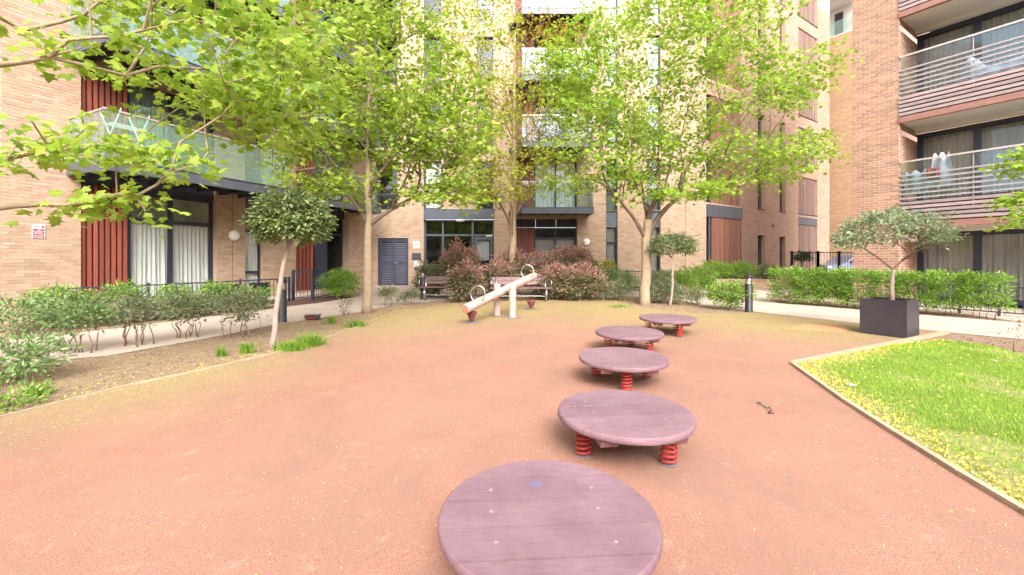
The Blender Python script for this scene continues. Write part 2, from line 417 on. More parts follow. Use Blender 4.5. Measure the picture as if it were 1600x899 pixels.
# ------------------------------------------------------------------ mesh helpers
class MB:
    def __init__(s): s.v = []; s.f = []
    def add(s, vs, fs):
        b = len(s.v)
        s.v.extend([tuple(p) for p in vs])
        s.f.extend([tuple(i + b for i in f) for f in fs])
        return s
    BF = [(0, 3, 2, 1), (4, 5, 6, 7), (0, 1, 5, 4), (1, 2, 6, 5), (2, 3, 7, 6), (3, 0, 4, 7)]
    def hexa(s, c): return s.add(c, MB.BF)
    def fbox(s, F, u0, u1, n0, n1, z0, z1):
        return s.hexa([F(u0, n0, z0), F(u1, n0, z0), F(u1, n1, z0), F(u0, n1, z0), F(u0, n0, z1), F(u1, n0, z1), F(u1, n1, z1), F(u0, n1, z1)])
    def box(s, x0, x1, y0, y1, z0, z1):
        return s.fbox(lambda a, b, c: Vector((a, b, c)), x0, x1, y0, y1, z0, z1)
    def quad(s, a, b, c, d): return s.add([a, b, c, d], [(0, 1, 2, 3)])
    def poly(s, pts): return s.add(pts, [tuple(range(len(pts)))])
    def prism(s, pts2, z0, z1):
        k = len(pts2)
        vs = [(x, y, z0) for x, y in pts2] + [(x, y, z1) for x, y in pts2]
        fs = [tuple(range(k - 1, -1, -1)), tuple(range(k, 2 * k))] + [(i, (i + 1) % k, k + (i + 1) % k, k + i) for i in range(k)]
        return s.add(vs, fs)
    def lathe(s, prof, c=(0, 0, 0), seg=20, axis=None):
        """profile (r, z) turned about a vertical axis through c (or about `axis`)"""
        c = Vector(c)
        q = Vector((0, 0, 1)).rotation_difference(Vector(axis).normalized()) if axis is not None else None
        rows = []
        b = len(s.v)
        for r, z in prof:
            for i in range(seg):
                a = 2 * math.pi * i / seg
                p = Vector((r * math.cos(a), r * math.sin(a), z))
                if q: p = q @ p
                s.v.append(tuple(c + p))
        for j in range(len(prof) - 1):
            for i in range(seg):
                s.f.append((b + j * seg + i, b + j * seg + (i + 1) % seg, b + (j + 1) * seg + (i + 1) % seg, b + (j + 1) * seg + i))
        s.f.append(tuple(b + i for i in range(seg - 1, -1, -1)))
        s.f.append(tuple(b + (len(prof) - 1) * seg + i for i in range(seg)))
        return s
    def tube(s, pts, rad, sides=6, caps=True):
        pts = [Vector(p) for p in pts]
        if not isinstance(rad, (list, tuple)): rad = [rad] * len(pts)
        b = len(s.v)
        up = None
        for i, p in enumerate(pts):
            t = (pts[min(i + 1, len(pts) - 1)] - pts[max(i - 1, 0)])
            if t.length < 1e-9: t = Vector((0, 0, 1))
            t.normalize()
            if up is None:
                up = Vector((1, 0, 0)) if abs(t.x) < 0.8 else Vector((0, 1, 0))
            x = (up - t * up.dot(t)).normalized()
            up = x
            y = t.cross(x)
            for k in range(sides):
                a = 2 * math.pi * k / sides
                s.v.append(tuple(p + (x * math.cos(a) + y * math.sin(a)) * rad[i]))
        for i in range(len(pts) - 1):
            for k in range(sides):
                s.f.append((b + i * sides + k, b + i * sides + (k + 1) % sides, b + (i + 1) * sides + (k + 1) % sides, b + (i + 1) * sides + k))
        if caps:
            s.f.append(tuple(b + i for i in range(sides - 1, -1, -1)))
            s.f.append(tuple(b + (len(pts) - 1) * sides + i for i in range(sides)))
        return s

def wl(o):
    """world location of an (unrotated) parent chain"""
    p = Vector((0, 0, 0))
    while o is not None:
        p += o.location; o = o.parent
    return p
def put(name, mesh, loc, parent=None, m=None):
    o = bpy.data.objects.new(name, mesh)
    COL.objects.link(o)
    if parent is not None:
        o.parent = parent
        o.location = Vector(loc) - wl(parent)
    else:
        o.location = loc
    return o
def mk(name, mb, m, parent=None, smooth=False, kind=None, label=None):
    vs = np.array(mb.v, dtype=np.float64)
    lo, hi = vs.min(0), vs.max(0)
    c = np.array([(lo[0] + hi[0]) / 2, (lo[1] + hi[1]) / 2, lo[2]])
    me = bpy.data.meshes.new(name)
    me.from_pydata((vs - c).tolist(), [], mb.f)
    me.update()
    if smooth:
        me.polygons.foreach_set('use_smooth', [True] * len(me.polygons))
    if m is not None: me.materials.append(M[m])
    o = put(name, me, Vector(c), parent)
    if kind: o['kind'] = kind
    if label: o['label'] = label
    return o
def thing(name, label, cat, loc, group=None):
    o = bpy.data.objects.new(name, None)
    COL.objects.link(o)
    o.location = loc
    o.empty_display_size = 0.2
    tag(o, label, cat, group)
    return o
def tag(o, label, cat, group=None):
    o['label'] = label; o['category'] = cat
    if group: o['group'] = group
    return o
def structure(name, mb, m, smooth=False):
    return mk(name, mb, m, None, smooth, 'structure')

def np_mesh(name, verts, tris, m, parent=None, loc=(0, 0, 0), kind=None, quads=False):
    """big mesh from arrays; verts in world space"""
    k = 4 if quads else 3
    loc = np.array(loc, dtype=np.float64)
    me = bpy.data.meshes.new(name)
    me.vertices.add(len(verts))
    me.vertices.foreach_set('co', (verts - loc).astype(np.float32).ravel())
    me.loops.add(len(tris) * k)
    me.loops.foreach_set('vertex_index', tris.astype(np.int32).ravel())
    me.polygons.add(len(tris))
    me.polygons.foreach_set('loop_start', np.arange(0, len(tris) * k, k, dtype=np.int32))
    me.polygons.foreach_set('loop_total', np.full(len(tris), k, dtype=np.int32))
    me.update(calc_edges=True)
    me.polygons.foreach_set('use_smooth', np.zeros(len(tris), dtype=bool))
    me.materials.append(M[m])
    o = put(name, me, Vector(loc), parent)
    if kind: o['kind'] = kind
    return o

class Frame:
    """a facade: u along it, n out of it, z up"""
    def __init__(s, o, u, nrm):
        s.o = Vector((o[0], o[1], 0)); s.u = Vector((u[0], u[1], 0)).normalized(); s.n = Vector((nrm[0], nrm[1], 0)).normalized()
        s.rot = math.atan2(s.u.y, s.u.x)
    def __call__(s, u, n, z):
        return s.o + s.u * u + s.n * n + Vector((0, 0, z))

BRICK_UNIT = {}
def brick_wall(name, F, u0, u1, z0, z1, holes, parent, mat, mortar, singles=None, n_single=0, nn=0.0, ubond=0.0, rs=3, gap=0.010):
    """bricks laid in running bond on a recessed mortar face; the nearest n_single of `singles` are objects of their own"""
    rg = random.Random(rs)
    full = []; rest = []
    z = z0; row = 0
    while z + 0.065 < z1 + 1e-6:
        zm = z + 0.0325
        iv = [(u0, u1)]
        for (a, b, c, d) in holes:
            if c < zm + 0.03 and d > zm - 0.03:
                nv = []
                for (p, q) in iv:
                    if b <= p or a >= q: nv.append((p, q)); continue
                    if a > p: nv.append((p, a))
                    if b < q: nv.append((b, q))
                iv = nv
        off = ubond + (0.1125 if row % 2 else 0)
        for (p, q) in iv:
            k = math.floor((p - off) / 0.225)
            while off + k * 0.225 < q:
                a = max(p, off + k * 0.225 + gap / 2); b = min(q, off + k * 0.225 + 0.225 - gap / 2)
                if b - a > 0.03:
                    pr = rg.uniform(0.000, 0.004)
                    whole = abs((b - a) - (0.225 - gap)) < 0.004
                    um = (a + b) / 2
                    if singles and whole and singles(um, z): full.append((a, b, z, pr))
                    else: rest.append((a, b, z, pr))
                k += 1
        z += 0.075; row += 1
    if singles:
        full.sort(key=lambda t: (F((t[0] + t[1]) / 2, nn, t[2]) - Vector((0, 0, CAM_Z))).length)
        rest += full[n_single:]; full = full[:n_single]
        key = (mat,)
        if key not in BRICK_UNIT:
            me = bpy.data.meshes.new('brick')
            b = MB().box(-(0.225 - gap) / 2, (0.225 - gap) / 2, -0.012, 0.012, 0, 0.075 - gap)
            me.from_pydata(b.v, [], b.f); me.materials.append(M[mat]); BRICK_UNIT[key] = me
        for (a, b, zz, pr) in full:
            o = put('brick', BRICK_UNIT[key], F((a + b) / 2, nn + pr - 0.012, zz), parent)
            o.rotation_euler = (0, 0, F.rot)
    if rest:
        A = np.array(rest)
        k = len(A)
        U = np.array([F.u.x, F.u.y, 0]); N = np.array([F.n.x, F.n.y, 0]); O = np.array([F.o.x, F.o.y, 0])
        def P(u, n_, zc):
            return O + np.outer(u, U) + np.outer(n_, N) + np.outer(zc, [0, 0, 1])
        zb, zt = A[:, 2], A[:, 2] + 0.075 - gap
        fr = A[:, 3] + nn; bk = np.full(k, nn - 0.012)
        vs = np.stack([P(A[:, 0], bk, zb), P(A[:, 1], bk, zb), P(A[:, 1], fr, zb), P(A[:, 0], fr, zb),
                       P(A[:, 0], bk, zt), P(A[:, 1], bk, zt), P(A[:, 1], fr, zt), P(A[:, 0], fr, zt)], 1).reshape(-1, 3)
        q = np.array([(2, 3, 7, 6), (4, 5, 6, 7), (0, 3, 2, 1), (1, 2, 6, 5), (3, 0, 4, 7)])
        fs = (np.arange(k)[:, None, None] * 8 + q[None]).reshape(-1, 4)
        o = np_mesh('brickwork', vs, fs, mat, parent, (F.o.x, F.o.y, 0), 'stuff', quads=True)
    wall_sheet('mortar_face', F, u0, u1, z0 - 0.005, z1, holes, parent, mortar, nn - 0.004)

def wall_sheet(name, F, u0, u1, z0, z1, holes, parent, mat, nn=0.0, depth=0.35):
    us = sorted({u0, u1, *[min(max(h[0], u0), u1) for h in holes], *[min(max(h[1], u0), u1) for h in holes]})
    mb = MB()
    for a, b in zip(us[:-1], us[1:]):
        if b - a < 1e-4: continue
        um = (a + b) / 2
        hs = sorted((max(h[2], z0), min(h[3], z1)) for h in holes if h[0] < um < h[1] and h[3] > z0 and h[2] < z1)
        z = z0
        for (c, d) in hs:
            if c > z + 1e-4: mb.quad(F(a, nn, z), F(b, nn, z), F(b, nn, c), F(a, nn, c))
            z = max(z, d)
        if z1 > z + 1e-4: mb.quad(F(a, nn, z), F(b, nn, z), F(b, nn, z1), F(a, nn, z1))
    return mk(name, mb, mat, parent)

def reveals(F, holes, parent, mat, depth=0.34, nn=0.0):
    for (a, b, c, d) in holes:
        mb = MB()
        f, k = nn + 0.002, nn - depth
        mb.quad(F(a, f, c), F(a, k, c), F(a, k, d), F(a, f, d))
        mb.quad(F(b, f, c), F(b, k, c), F(b, k, d), F(b, f, d))
        mb.quad(F(a, f, d), F(b, f, d), F(b, k, d), F(a, k, d))
        mb.quad(F(a, f, c), F(b, f, c), F(b, k, c), F(a, k, c))
        mk('reveal', mb, mat, parent)

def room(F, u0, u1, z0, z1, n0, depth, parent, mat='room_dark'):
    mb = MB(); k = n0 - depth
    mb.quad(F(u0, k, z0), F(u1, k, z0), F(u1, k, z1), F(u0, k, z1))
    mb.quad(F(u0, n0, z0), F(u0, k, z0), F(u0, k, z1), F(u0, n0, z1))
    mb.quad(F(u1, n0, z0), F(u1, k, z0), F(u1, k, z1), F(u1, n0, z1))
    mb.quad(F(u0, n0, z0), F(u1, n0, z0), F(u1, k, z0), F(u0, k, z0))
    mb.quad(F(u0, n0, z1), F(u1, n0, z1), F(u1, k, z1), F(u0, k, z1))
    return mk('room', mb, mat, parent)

def curtain_mb(F, u0, u1, z0, z1, n0, amp=0.035, wl_=0.11, seed=0):
    rg = random.Random(seed); mb = MB()
    k = max(6, int((u1 - u0) / 0.025)); rows = 5
    ph = rg.uniform(0, 6); w2 = rg.uniform(0.6, 1.6)
    for j in range(rows + 1):
        tz = j / rows; z = z0 + (z1 - z0) * tz
        for i in range(k + 1):
            u = u0 + (u1 - u0) * i / k
            a = amp * (1.1 - 0.5 * tz)
            nn_ = n0 + a * math.sin(u / wl_ * 6.283 + ph + 0.8 * math.sin(u * w2 * 3 + tz)) + a * 0.5 * math.sin(u / (wl_ * 0.37) + ph * 2)
            mb.v.append(tuple(F(u, nn_, z)))
    for j in range(rows):
        for i in range(k):
            a = j * (k + 1) + i
            mb.f.append((a, a + 1, a + k + 2, a + k + 1))
    return mb

def window(F, parent, u0, u1, z0, z1, nn, mull=(), trans=(), back=None, fw=0.06, fm='metal_frame', gm='glass', name='window', rm='room_dark', depth=0.9, seed=0, blind_frac=1.0, cm='curtain'):
    """frame (part) with panes, curtain or blind and the room behind it (sub-parts)"""
    fb = MB(); d = 0.07
    us = [u0, *sorted(mull), u1]; zs = [z0, *sorted(trans), z1]
    xs = []
    for i, u in enumerate(us):
        a, b = (u, u + fw) if i == 0 else ((u - fw, u) if i == len(us) - 1 else (u - fw * 0.6, u + fw * 0.6))
        fb.fbox(F, a, b, nn - d, nn, z0, z1); xs.append((a, b))
    zz = []
    for j, z in enumerate(zs):
        c, e = (z, z + fw) if j == 0 else ((z - fw, z) if j == len(zs) - 1 else (z - fw * 0.6, z + fw * 0.6))
        zz.append((c, e))
        for i in range(len(us) - 1):
            fb.fbox(F, xs[i][1], xs[i + 1][0], nn - d, nn - 0.008, c, e)
    w = mk(name, fb, fm, parent)
    for i in range(len(us) - 1):
        for j in range(len(zs) - 1):
            a, b, c, e = xs[i][1], xs[i + 1][0], zz[j][1], zz[j + 1][0]
            mk('pane', MB().fbox(F, a, b, nn - 0.045, nn - 0.033, c, e), gm, w)
            lower = (j == 0 or len(zs) == 2)
            kind = back[min(i, len(back) - 1)] if isinstance(back, (list, tuple)) else back
            if kind == 'curtain' and (lower or j < len(zs) - 2):
                mk('curtain', curtain_mb(F, a - 0.02, b + 0.02, c, e, nn - 0.12, seed=seed * 7 + i), cm, w)
            if kind == 'blind' and (lower or j < len(zs) - 2 or blind_frac > 1):
                bb = MB(); z = e; zl = e - (e - c) * min(1, blind_frac)
                while z > zl:
                    bb.hexa([F(a, nn - 0.15, z - 0.05), F(b, nn - 0.15, z - 0.05), F(b, nn - 0.12, z - 0.015), F(a, nn - 0.12, z - 0.015),
                             F(a, nn - 0.153, z - 0.046), F(b, nn - 0.153, z - 0.046), F(b, nn - 0.123, z - 0.011), F(a, nn - 0.123, z - 0.011)])
                    z -= 0.05
                mk('blind', bb, 'blind', w)
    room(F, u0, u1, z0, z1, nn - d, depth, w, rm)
    return w

def vslats(F, parent, u0, u1, z0, z1, nn, pitch, width, dep, mat, seed=0, back=True):
    if back:
        mk('slat_backing', MB().fbox(F, u0 - .02, u1 + .02, nn - dep - 0.03, nn - dep - 0.005, z0, z1), 'metal_dark', parent)
    k = max(1, int(round((u1 - u0) / pitch)))
    p = (u1 - u0) / k
    me = None
    rg = random.Random(seed)
    for i in range(k):
        c = u0 + p * (i + 0.5)
        if me is None:
            o = mk('slat', MB().fbox(F, c - width / 2, c + width / 2, nn - dep, nn, z0, z1), mat, parent)
            me = o.data; base = o.location.copy(); c0 = c
        else:
            o = bpy.data.objects.new('slat', me); COL.objects.link(o); o.parent = parent
            o.location = base + F.u * (c - c0) + F.n * rg.uniform(-0.012, 0.0)

# ================================================================== GROUND AND PATHS
def flat(name, pts, m, lift):
    mb = MB(); mb.poly([(x, y, g(y) + lift) for x, y in pts]); return structure(name, mb, m)
gm_ = MB()
gm_.poly([(-120, -60, g(-60) - 0.0), (120, -60, g(-60)), (120, 140, g(140)), (-120, 140, g(140))])
structure('ground', gm_, 'soil')

RUB_L = [(-5.6, -3), (-5.0, 2.2)] + [gp(*p) for p in [(0, 655), (100, 630), (200, 605), (330, 577), (440, 551), (520, 526), (560, 512), (600, 497), (640, 485)]]
RUB_B = [gp(*p) for p in [(700, 475), (800, 470), (930, 466), (965, 472), (1000, 481), (1090, 491), (1180, 489), (1349, 507), (1480, 521)]]
KA = gp(1238, 571); KC = gp(1600, 805)
RUB_R = [KA, gp(1320, 630), gp(1400, 682), gp(1500, 745), KC, (2.55, 0.5), (2.2, -3)]
flat('playground_surface', RUB_L + RUB_B + RUB_R, 'rubber_surface', 0.012)
flat('rubber_repair_patch', [gp(1222, 516), gp(1262, 507), gp(1330, 514), gp(1318, 522)], 'rubber_patch', 0.016)

PATH_IN = [(-9.5, 3.0)] + [gp(*p) for p in [(0, 572), (167, 557), (277, 538), (383, 518), (433, 507), (560, 489), (600, 480), (680, 471), (800, 464), (930, 461)]] + [(4.2, 14.3), (5.2, 12.9)] + [gp(1120, 482), gp(1180, 488), gp(1349, 506.5), gp(1480, 520), gp(1600, 531), (11.5, 5.3), (14, 3)]
PATH_OUT = [(15.2, 4.8), (12.4, 7.4)] + [gp(*p) for p in [(1580, 504), (1500, 497), (1400, 489), (1330, 483), (1215, 474), (1200, 466)]] + [(11.8, 16.4), (11.0, 17.2), (7.6, 16.6), (5.4, 16.5), (3.4, 16.4), (2.4, 18.9), (-4.3, 18.95), (-6.1, 18.9)] + [gp(*p) for p in [(560, 463), (500, 474), (440, 481), (300, 499), (130, 520), (0, 534)]] + [(-12, 6.0)]
flat('path', PATH_IN + PATH_OUT, 'path_concrete', 0.008)
flat('terrace_paving', [(-13, 7.2), gp(60, 503), gp(300, 482), gp(420, 471), (-6.6, 17.2), (-14, 16), (-20, 8)], 'path_concrete', 0.004)
flat('mulch_bed', [gp(20, 527), gp(130, 514), gp(300, 495), gp(380, 486), gp(370, 482), gp(250, 490), gp(30, 508)], 'mulch', 0.006)
flat('mulch_bed', [gp(440, 479.5), gp(500, 473), gp(555, 465), gp(540, 461), gp(470, 468), gp(420, 474)], 'mulch', 0.010)
flat('right_terrace_paving', [(10.9, 9.2), gp(1500, 490), gp(1400, 482), (9.4, 13.6), (12, 14), (17, 5), (15, 5.2)], 'path_concrete', 0.004)

LAWN = [KA, gp(1320, 630), gp(1400, 682), gp(1500, 745), KC, (2.6, 0.5), (2.25, -3), (12, -3), (12, 4.6), gp(1600, 556), gp(1540, 541), gp(1470, 533), gp(1400, 540)]
LAWN = [(x + (0.03 if i < 7 else 0), y) for i, (x, y) in enumerate(LAWN)]
flat('lawn', LAWN, 'turf_soil', 0.010)

# timber kerbs, laid in lengths end to end
def kerb(pts, w, h, name='kerb_board', m='kerb_timber'):
    for (a, b) in zip(pts[:-1], pts[1:]):
        a = Vector((*a, 0)); b = Vector((*b, 0)); t = (b - a); L = t.length; t.normalize(); nrm = Vector((-t.y, t.x, 0))
        n_ = max(1, round(L / 2.4))
        for i in range(n_):
            p = a + t * (L * i / n_ + 0.006); q = a + t * (L * (i + 1) / n_ - 0.004)
            c = []
            for z in (-0.08, h):
                for (r, s) in ((p, -1), (q, -1), (q, 1), (p, 1)):
                    v = r + nrm * s * w / 2; c.append((v.x, v.y, g(v.y) + z))
            mk(name, MB().hexa(c), m, None, kind='structure')
kerb(RUB_L[1:-1], 0.035, 0.030)
kerb([gp(1480, 521.5), KA], 0.06, 0.055)
kerb([KA, gp(1320, 630), gp(1400, 682), gp(1500, 745), KC, (2.57, 0.5)], 0.045, 0.045)

# ================================================================== MAIN APARTMENT BUILDING
def px_wall(px): return (px - 800) / F_PX
YC = 18.96
FC = Frame((0, YC), (1, 0), (0, -1))
def uc(px): return px_wall(px) * YC
FL = Frame((-6.226, YC), (-0.4164, -0.9092), (0.9092, -0.4164))
def ul(px): return (YC - 14.91 / (0.458 - px_wall(px))) / 0.9092
FG = Frame((8.57, YC), (0.8358, 0.549), (0.549, -0.8358))
def ug(px):
    k = px_wall(px); return (YC * k - 8.57) / (0.8358 - 0.549 * k)
Z0 = 0.425
def lev(k): return 3.75 + 2.75 * (k - 1)
TOP = 17.3
NF = 5

bld = thing('apartment_building', 'buff brick apartment building with timber slats and dark balconies around the courtyard', 'building', (0, YC, Z0))

# --- centre facade
hC = [(uc(590), uc(638), Z0, 2.55)]
hC += [(uc(662), uc(772), Z0, 3.82)]
hC += [(uc(805), uc(902), Z0, 3.40)]
hC += [(uc(947), uc(965), Z0, 3.75), (uc(1011), uc(1032), Z0, 3.75)]
for k in range(1, NF + 1):
    z = lev(k)
    hC += [(uc(587), uc(621), z + .05, z + 2.2), (uc(662), uc(690), z + (.08 if k == 1 else .05), z + 2.2), (uc(745), uc(771), z + (.08 if k == 1 else .05), z + 2.2),
           (uc(805), uc(902), z + .0, z + 2.4), (uc(947), uc(965), z + .02, z + 2.3), (uc(1011), uc(1032), z + .02, z + 2.3)]
brick_wall('c', FC, -6.226, 8.57, -0.1, 14.0, hC, bld, 'brick_buff', 'mortar_buff', rs=4)
wall_sheet('upper_wall', FC, -6.226, 8.57, 14.0, TOP, hC, bld, 'brick_surface_buff', 0.005)
reveals(FC, hC, bld, 'brick_surface_buff', 0.40)

# louvred store door
dz0, dz1 = Z0 + 0.02, 2.55
a, b = uc(590), uc(638)
fr = MB()
for (p, q) in ((a, a + .07), (b - .07, b)): fr.fbox(FC, p, q, -.14, -.05, dz0, dz1)
fr.fbox(FC, a + .07, b - .07, -.14, -.055, dz1 - .08, dz1)
mk('door_frame', fr, 'louvre_blue', bld)
mid = (a + b) / 2 + .02
for (p, q) in ((a + .075, mid - .004), (mid + .004, b - .075)):
    dm = MB()
    for (r, s_) in ((p, p + .07), (q - .07, q)): dm.fbox(FC, r, s_, -.13, -.08, dz0, dz1 - .085)
    for (r, s_) in ((dz0, dz0 + .09), ((dz0 + dz1) / 2 - .06, (dz0 + dz1) / 2 + .02), (dz1 - .17, dz1 - .085)): dm.fbox(FC, p + .07, q - .07, -.13, -.083, r, s_)
    d = mk('louvre_door', dm, 'louvre_blue', bld)
    z = dz0 + .10
    while z < dz1 - .22:
        if abs(z + .03 - ((dz0 + dz1) / 2 - .02)) > .07:
            mk('louvre', MB().hexa([FC(p + .07, -.095, z), FC(q - .07, -.095, z), FC(q - .07, -.125, z + .055), FC(p + .07, -.125, z + .055),
                                    FC(p + .07, -.088, z + .004), FC(q - .07, -.088, z + .004), FC(q - .07, -.118, z + .060), FC(p + .07, -.118, z + .060)]), 'louvre_blue', d)
        z += .082
    if p > a + .2:
        mk('handle', MB().tube([FC(p + .05, -.06, 1.46), FC(p + .05, -.035, 1.46), FC(p + .17, -.035, 1.45)], .012), 'steel', d)
mk('door_backing', MB().fbox(FC, a, b, -.2, -.16, dz0, dz1), 'room_dark', bld)
mk('door_step', MB().fbox(FC, a - .05, b + .3, .002, .35, Z0 - .12, Z0 + .02), 'path_concrete', bld)
# entrance under the grey band
mk('fascia_panel', MB().fbox(FC, uc(662) + .005, uc(772) + .02, -.12, .05, 3.37, 3.82), 'metal_grey', bld)
window(FC, bld, uc(662), uc(772), Z0, 3.36, -.16, mull=[uc(691), uc(738)], trans=[2.68], back=None, fw=.07, fm='metal_grey', gm='glass_upper', name='entrance_glazing', rm='room_dark', depth=2.2, seed=3)
dd = MB()
for (p, q) in ((uc(741), uc(745)), (uc(766), uc(769))): dd.fbox(FC, p, q, -.155, -.10, Z0 + .03, 2.6)
for (r, s_) in ((Z0 + .03, Z0 + .2), (2.48, 2.6)): dd.fbox(FC, uc(745), uc(766), -.155, -.103, r, s_)
dr = mk('entrance_door', dd, 'metal_grey', bld)
mk('door_closer', MB().fbox(FC, uc(759), uc(769), -.095, -.06, 2.62, 2.68), 'white_plastic', dr)
mk('lit_panel', MB().fbox(FC, uc(744.5), uc(764), -.30, -.28, 1.55, 2.42), 'white_paint', dr)  # white board behind the glass, painted brightness for the door's lit panel
# ground floor windows of the centre
window(FC, bld, uc(835), uc(902), Z0, 3.02, -.3, mull=[uc(869)], trans=[2.55], back='blind', fw=.07, gm='glass', name='patio_window', seed=4, rm='room_dark')
hb = MB()
for i in range(3):
    p = uc(805) + i * (uc(902) - uc(805)) / 3
    hb.fbox(FC, p + .004, p + (uc(902) - uc(805)) / 3 - .004, -.30, -.26 - .004 * i, 3.03, 3.40)
mk('header_panel', hb, 'metal_dark', bld)
vslats(FC, bld, uc(805.5), uc(834.5), Z0, 3.02, -.20, .10, .065, .05, 'timber_red', 5)
for (p, q) in ((947, 965), (1011, 1032)):
    window(FC, bld, uc(p), uc(q), Z0, 3.05, -.14, trans=[.95, 2.35], back='blind', fw=.06, name='window', seed=p, blind_frac=2)
    mk('grey_panel', MB().fbox(FC, uc(p) + .004, uc(q) - .004, -.15, -.08, 3.055, 3.75), 'metal_grey', bld)
for k in range(1, NF + 1):
    z = lev(k)
    sd_ = k * 13
    up = k >= 2
    for (p, q) in ((587, 621), (662, 690), (745, 771)):
        zb = z + (.08 if (k == 1 and p > 600) else .05)
        window(FC, bld, uc(p), uc(q), zb, z + 2.2, -.12, trans=([z + 0.75] if p < 600 else []), back='curtain' if (k + p) % 2 and k < 2 else None, fw=.05, gm='glass', name='window', seed=sd_ + p)
    for (p, q) in ((947, 965), (1011, 1032)):
        window(FC, bld, uc(p), uc(q), z + .02, z + 2.3, -.12, trans=[z + .8], back='blind', fw=.05, gm='glass_upper', name='window', seed=sd_ + p)
    window(FC, bld, uc(835), uc(902), z, z + 2.4, -.3, mull=[uc(869)], back='curtain' if k < 2 else None, fw=.06, gm='glass', name='patio_window', seed=sd_)
    if k <= 4:
        vslats(FC, bld, uc(805.5), uc(834.5), z, z + 2.4, -.20, .10, .065, .05, 'timber_red', 5 + k)

# balconies
def balcony(F, parent, u0, u1, ztop, dep, beam_h=.24, panel=1.1, gm='glass_balcony', taper=0.0):
    zb = ztop - beam_h
    # tapered side: the outer corner nearer u0 is drawn in by `taper`
    bm = MB()
    bm.fbox(F, u0 + taper, u1, dep - .07, dep, zb, ztop)
    bm.hexa([F(u0, .01, zb), F(u0 + .07, .01, zb), F(u0 + taper + .0, dep - .07, zb), F(u0 + taper - .07 if taper else u0, dep - .0, zb),
             F(u0, .01, ztop), F(u0 + .07, .01, ztop), F(u0 + taper + .0, dep - .07, ztop), F(u0 + taper - .07 if taper else u0, dep - .0, ztop)])
    bm.fbox(F, u1 - .07, u1, .01, dep - .072, zb, ztop)
    # top and bottom flanges
    bm.fbox(F, u0 + taper - .01, u1 + .02, dep - .14, dep + .02, ztop + .001, ztop + .018)
    mk('balcony_beam', bm, 'metal_grey', parent)
    jb = MB(); u = u0 + .5
    while u < u1 - .2:
        jb.fbox(F, u, u + .06, .01, dep - .08, zb + .03, zb + .14); u += .6
    jb.fbox(F, u0 + .1, u1 - .1, dep * .5, dep * .5 + .05, zb + .005, zb + .03)
    mk('balcony_joist', jb, 'metal_dark', parent)
    mk('balcony_deck', MB().hexa([F(u0 + .07, .01, zb + .145), F(u1 - .07, .01, zb + .145), F(u1 - .07, dep - .08, zb + .145), F(u0 + taper + .02, dep - .08, zb + .145),
                                  F(u0 + .07, .01, zb + .20), F(u1 - .07, .01, zb + .20), F(u1 - .07, dep - .08, zb + .20), F(u0 + taper + .02, dep - .08, zb + .20)]), 'metal_dark', parent)
    n_ = max(1, round((u1 - u0 - taper) / panel)); w = (u1 - u0 - taper) / n_
    for i in range(n_):
        p = u0 + taper + i * w
        mk('balustrade_glass', MB().fbox(F, p + .015, p + w - .015, dep - .05, dep - .038, ztop + .03, ztop + 1.05), gm, parent)
    mk('balustrade_glass', MB().fbox(F, u1 - .05, u1 - .038, .03, dep - .08, ztop + .03, ztop + 1.05), gm, parent)
    if not taper: mk('balustrade_glass', MB().fbox(F, u0 + .038, u0 + .05, .03, dep - .08, ztop + .03, ztop + 1.05), gm, parent)
    hr = MB(); hr.fbox(F, u0 + taper, u1, dep - .07, dep - .02, ztop + 1.06, ztop + 1.10)
    hr.fbox(F, u1 - .07, u1 - .02, .02, dep - .075, ztop + 1.06, ztop + 1.098)
    mk('handrail', hr, 'rail_metal', parent)
for k in range(1, NF + 1):
    balcony(FC, bld, uc(795), 3.38, lev(k) + .0 - .02, 1.25, taper=.55)

# --- left wing
OA0, OA1 = ul(338), ul(126)
W0, W1 = ul(411), ul(383)
OB0, OB1 = ul(545), ul(462)
UEND = 22.0
hL = [(OA0, OA1, Z0, 3.72), (W0, W1, Z0, 3.72), (OB0, OB1, Z0, 3.6)]
for k in range(1, NF + 1):
    z = lev(k)
    hL += [(OA0, OA1, z + .0, z + 2.45), (W0, W1, z + .02, z + 2.3), (OB0, OB1, z, z + 2.4)]
hL += [(ul(-20), ul(-75), Z0, 3.72)] + [(ul(-2), ul(-75), lev(1) - .45, lev(1) + 2.3)]
brick_wall('l', FL, 0.012, ul(-40), -0.325, 9.7, hL, bld, 'brick_buff', 'mortar_buff',
           singles=lambda u, z: u > OA1 and u < ul(0) and z > 0.4 and z < 4.2, n_single=292, rs=9)
brick_wall('l2', FL, 0.012, OA0, 9.7, 13.6, hL, bld, 'brick_buff', 'mortar_buff', rs=10)
wall_sheet('upper_wall', FL, 0.0, UEND, 9.7, TOP, hL, bld, 'brick_surface_buff', -0.012)
wall_sheet('end_wall', FL, ul(-40), UEND, -0.6, 9.7, hL, bld, 'brick_surface_buff', -0.004)
reveals(FL, hL, bld, 'brick_surface_buff', .42)
mk('grey_panel', MB().fbox(FL, ul(-2) + .004, ul(-75), -.1, -.04, lev(1) - .44, lev(1) + .3), 'metal_grey', bld)
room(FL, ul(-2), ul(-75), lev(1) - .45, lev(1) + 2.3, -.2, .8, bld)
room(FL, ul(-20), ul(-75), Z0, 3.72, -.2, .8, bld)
uS = ul(203)      # where the slats of opening A begin
window(FL, bld, OA0, uS, Z0, 3.35, -.16, mull=[ul(272)], trans=[2.60], back='curtain', fw=.085, gm='glass', name='patio_window', seed=21, rm='room_light', depth=1.4)
mk('header_panel', MB().fbox(FL, OA0 + .004, OA1 - .004, -.30, -.12, 3.352, 3.72), 'metal_dark', bld)
vslats(FL, bld, uS + .01, OA1 - .01, Z0, 3.35, -.06, .118, .075, .07, 'timber_red', 2)
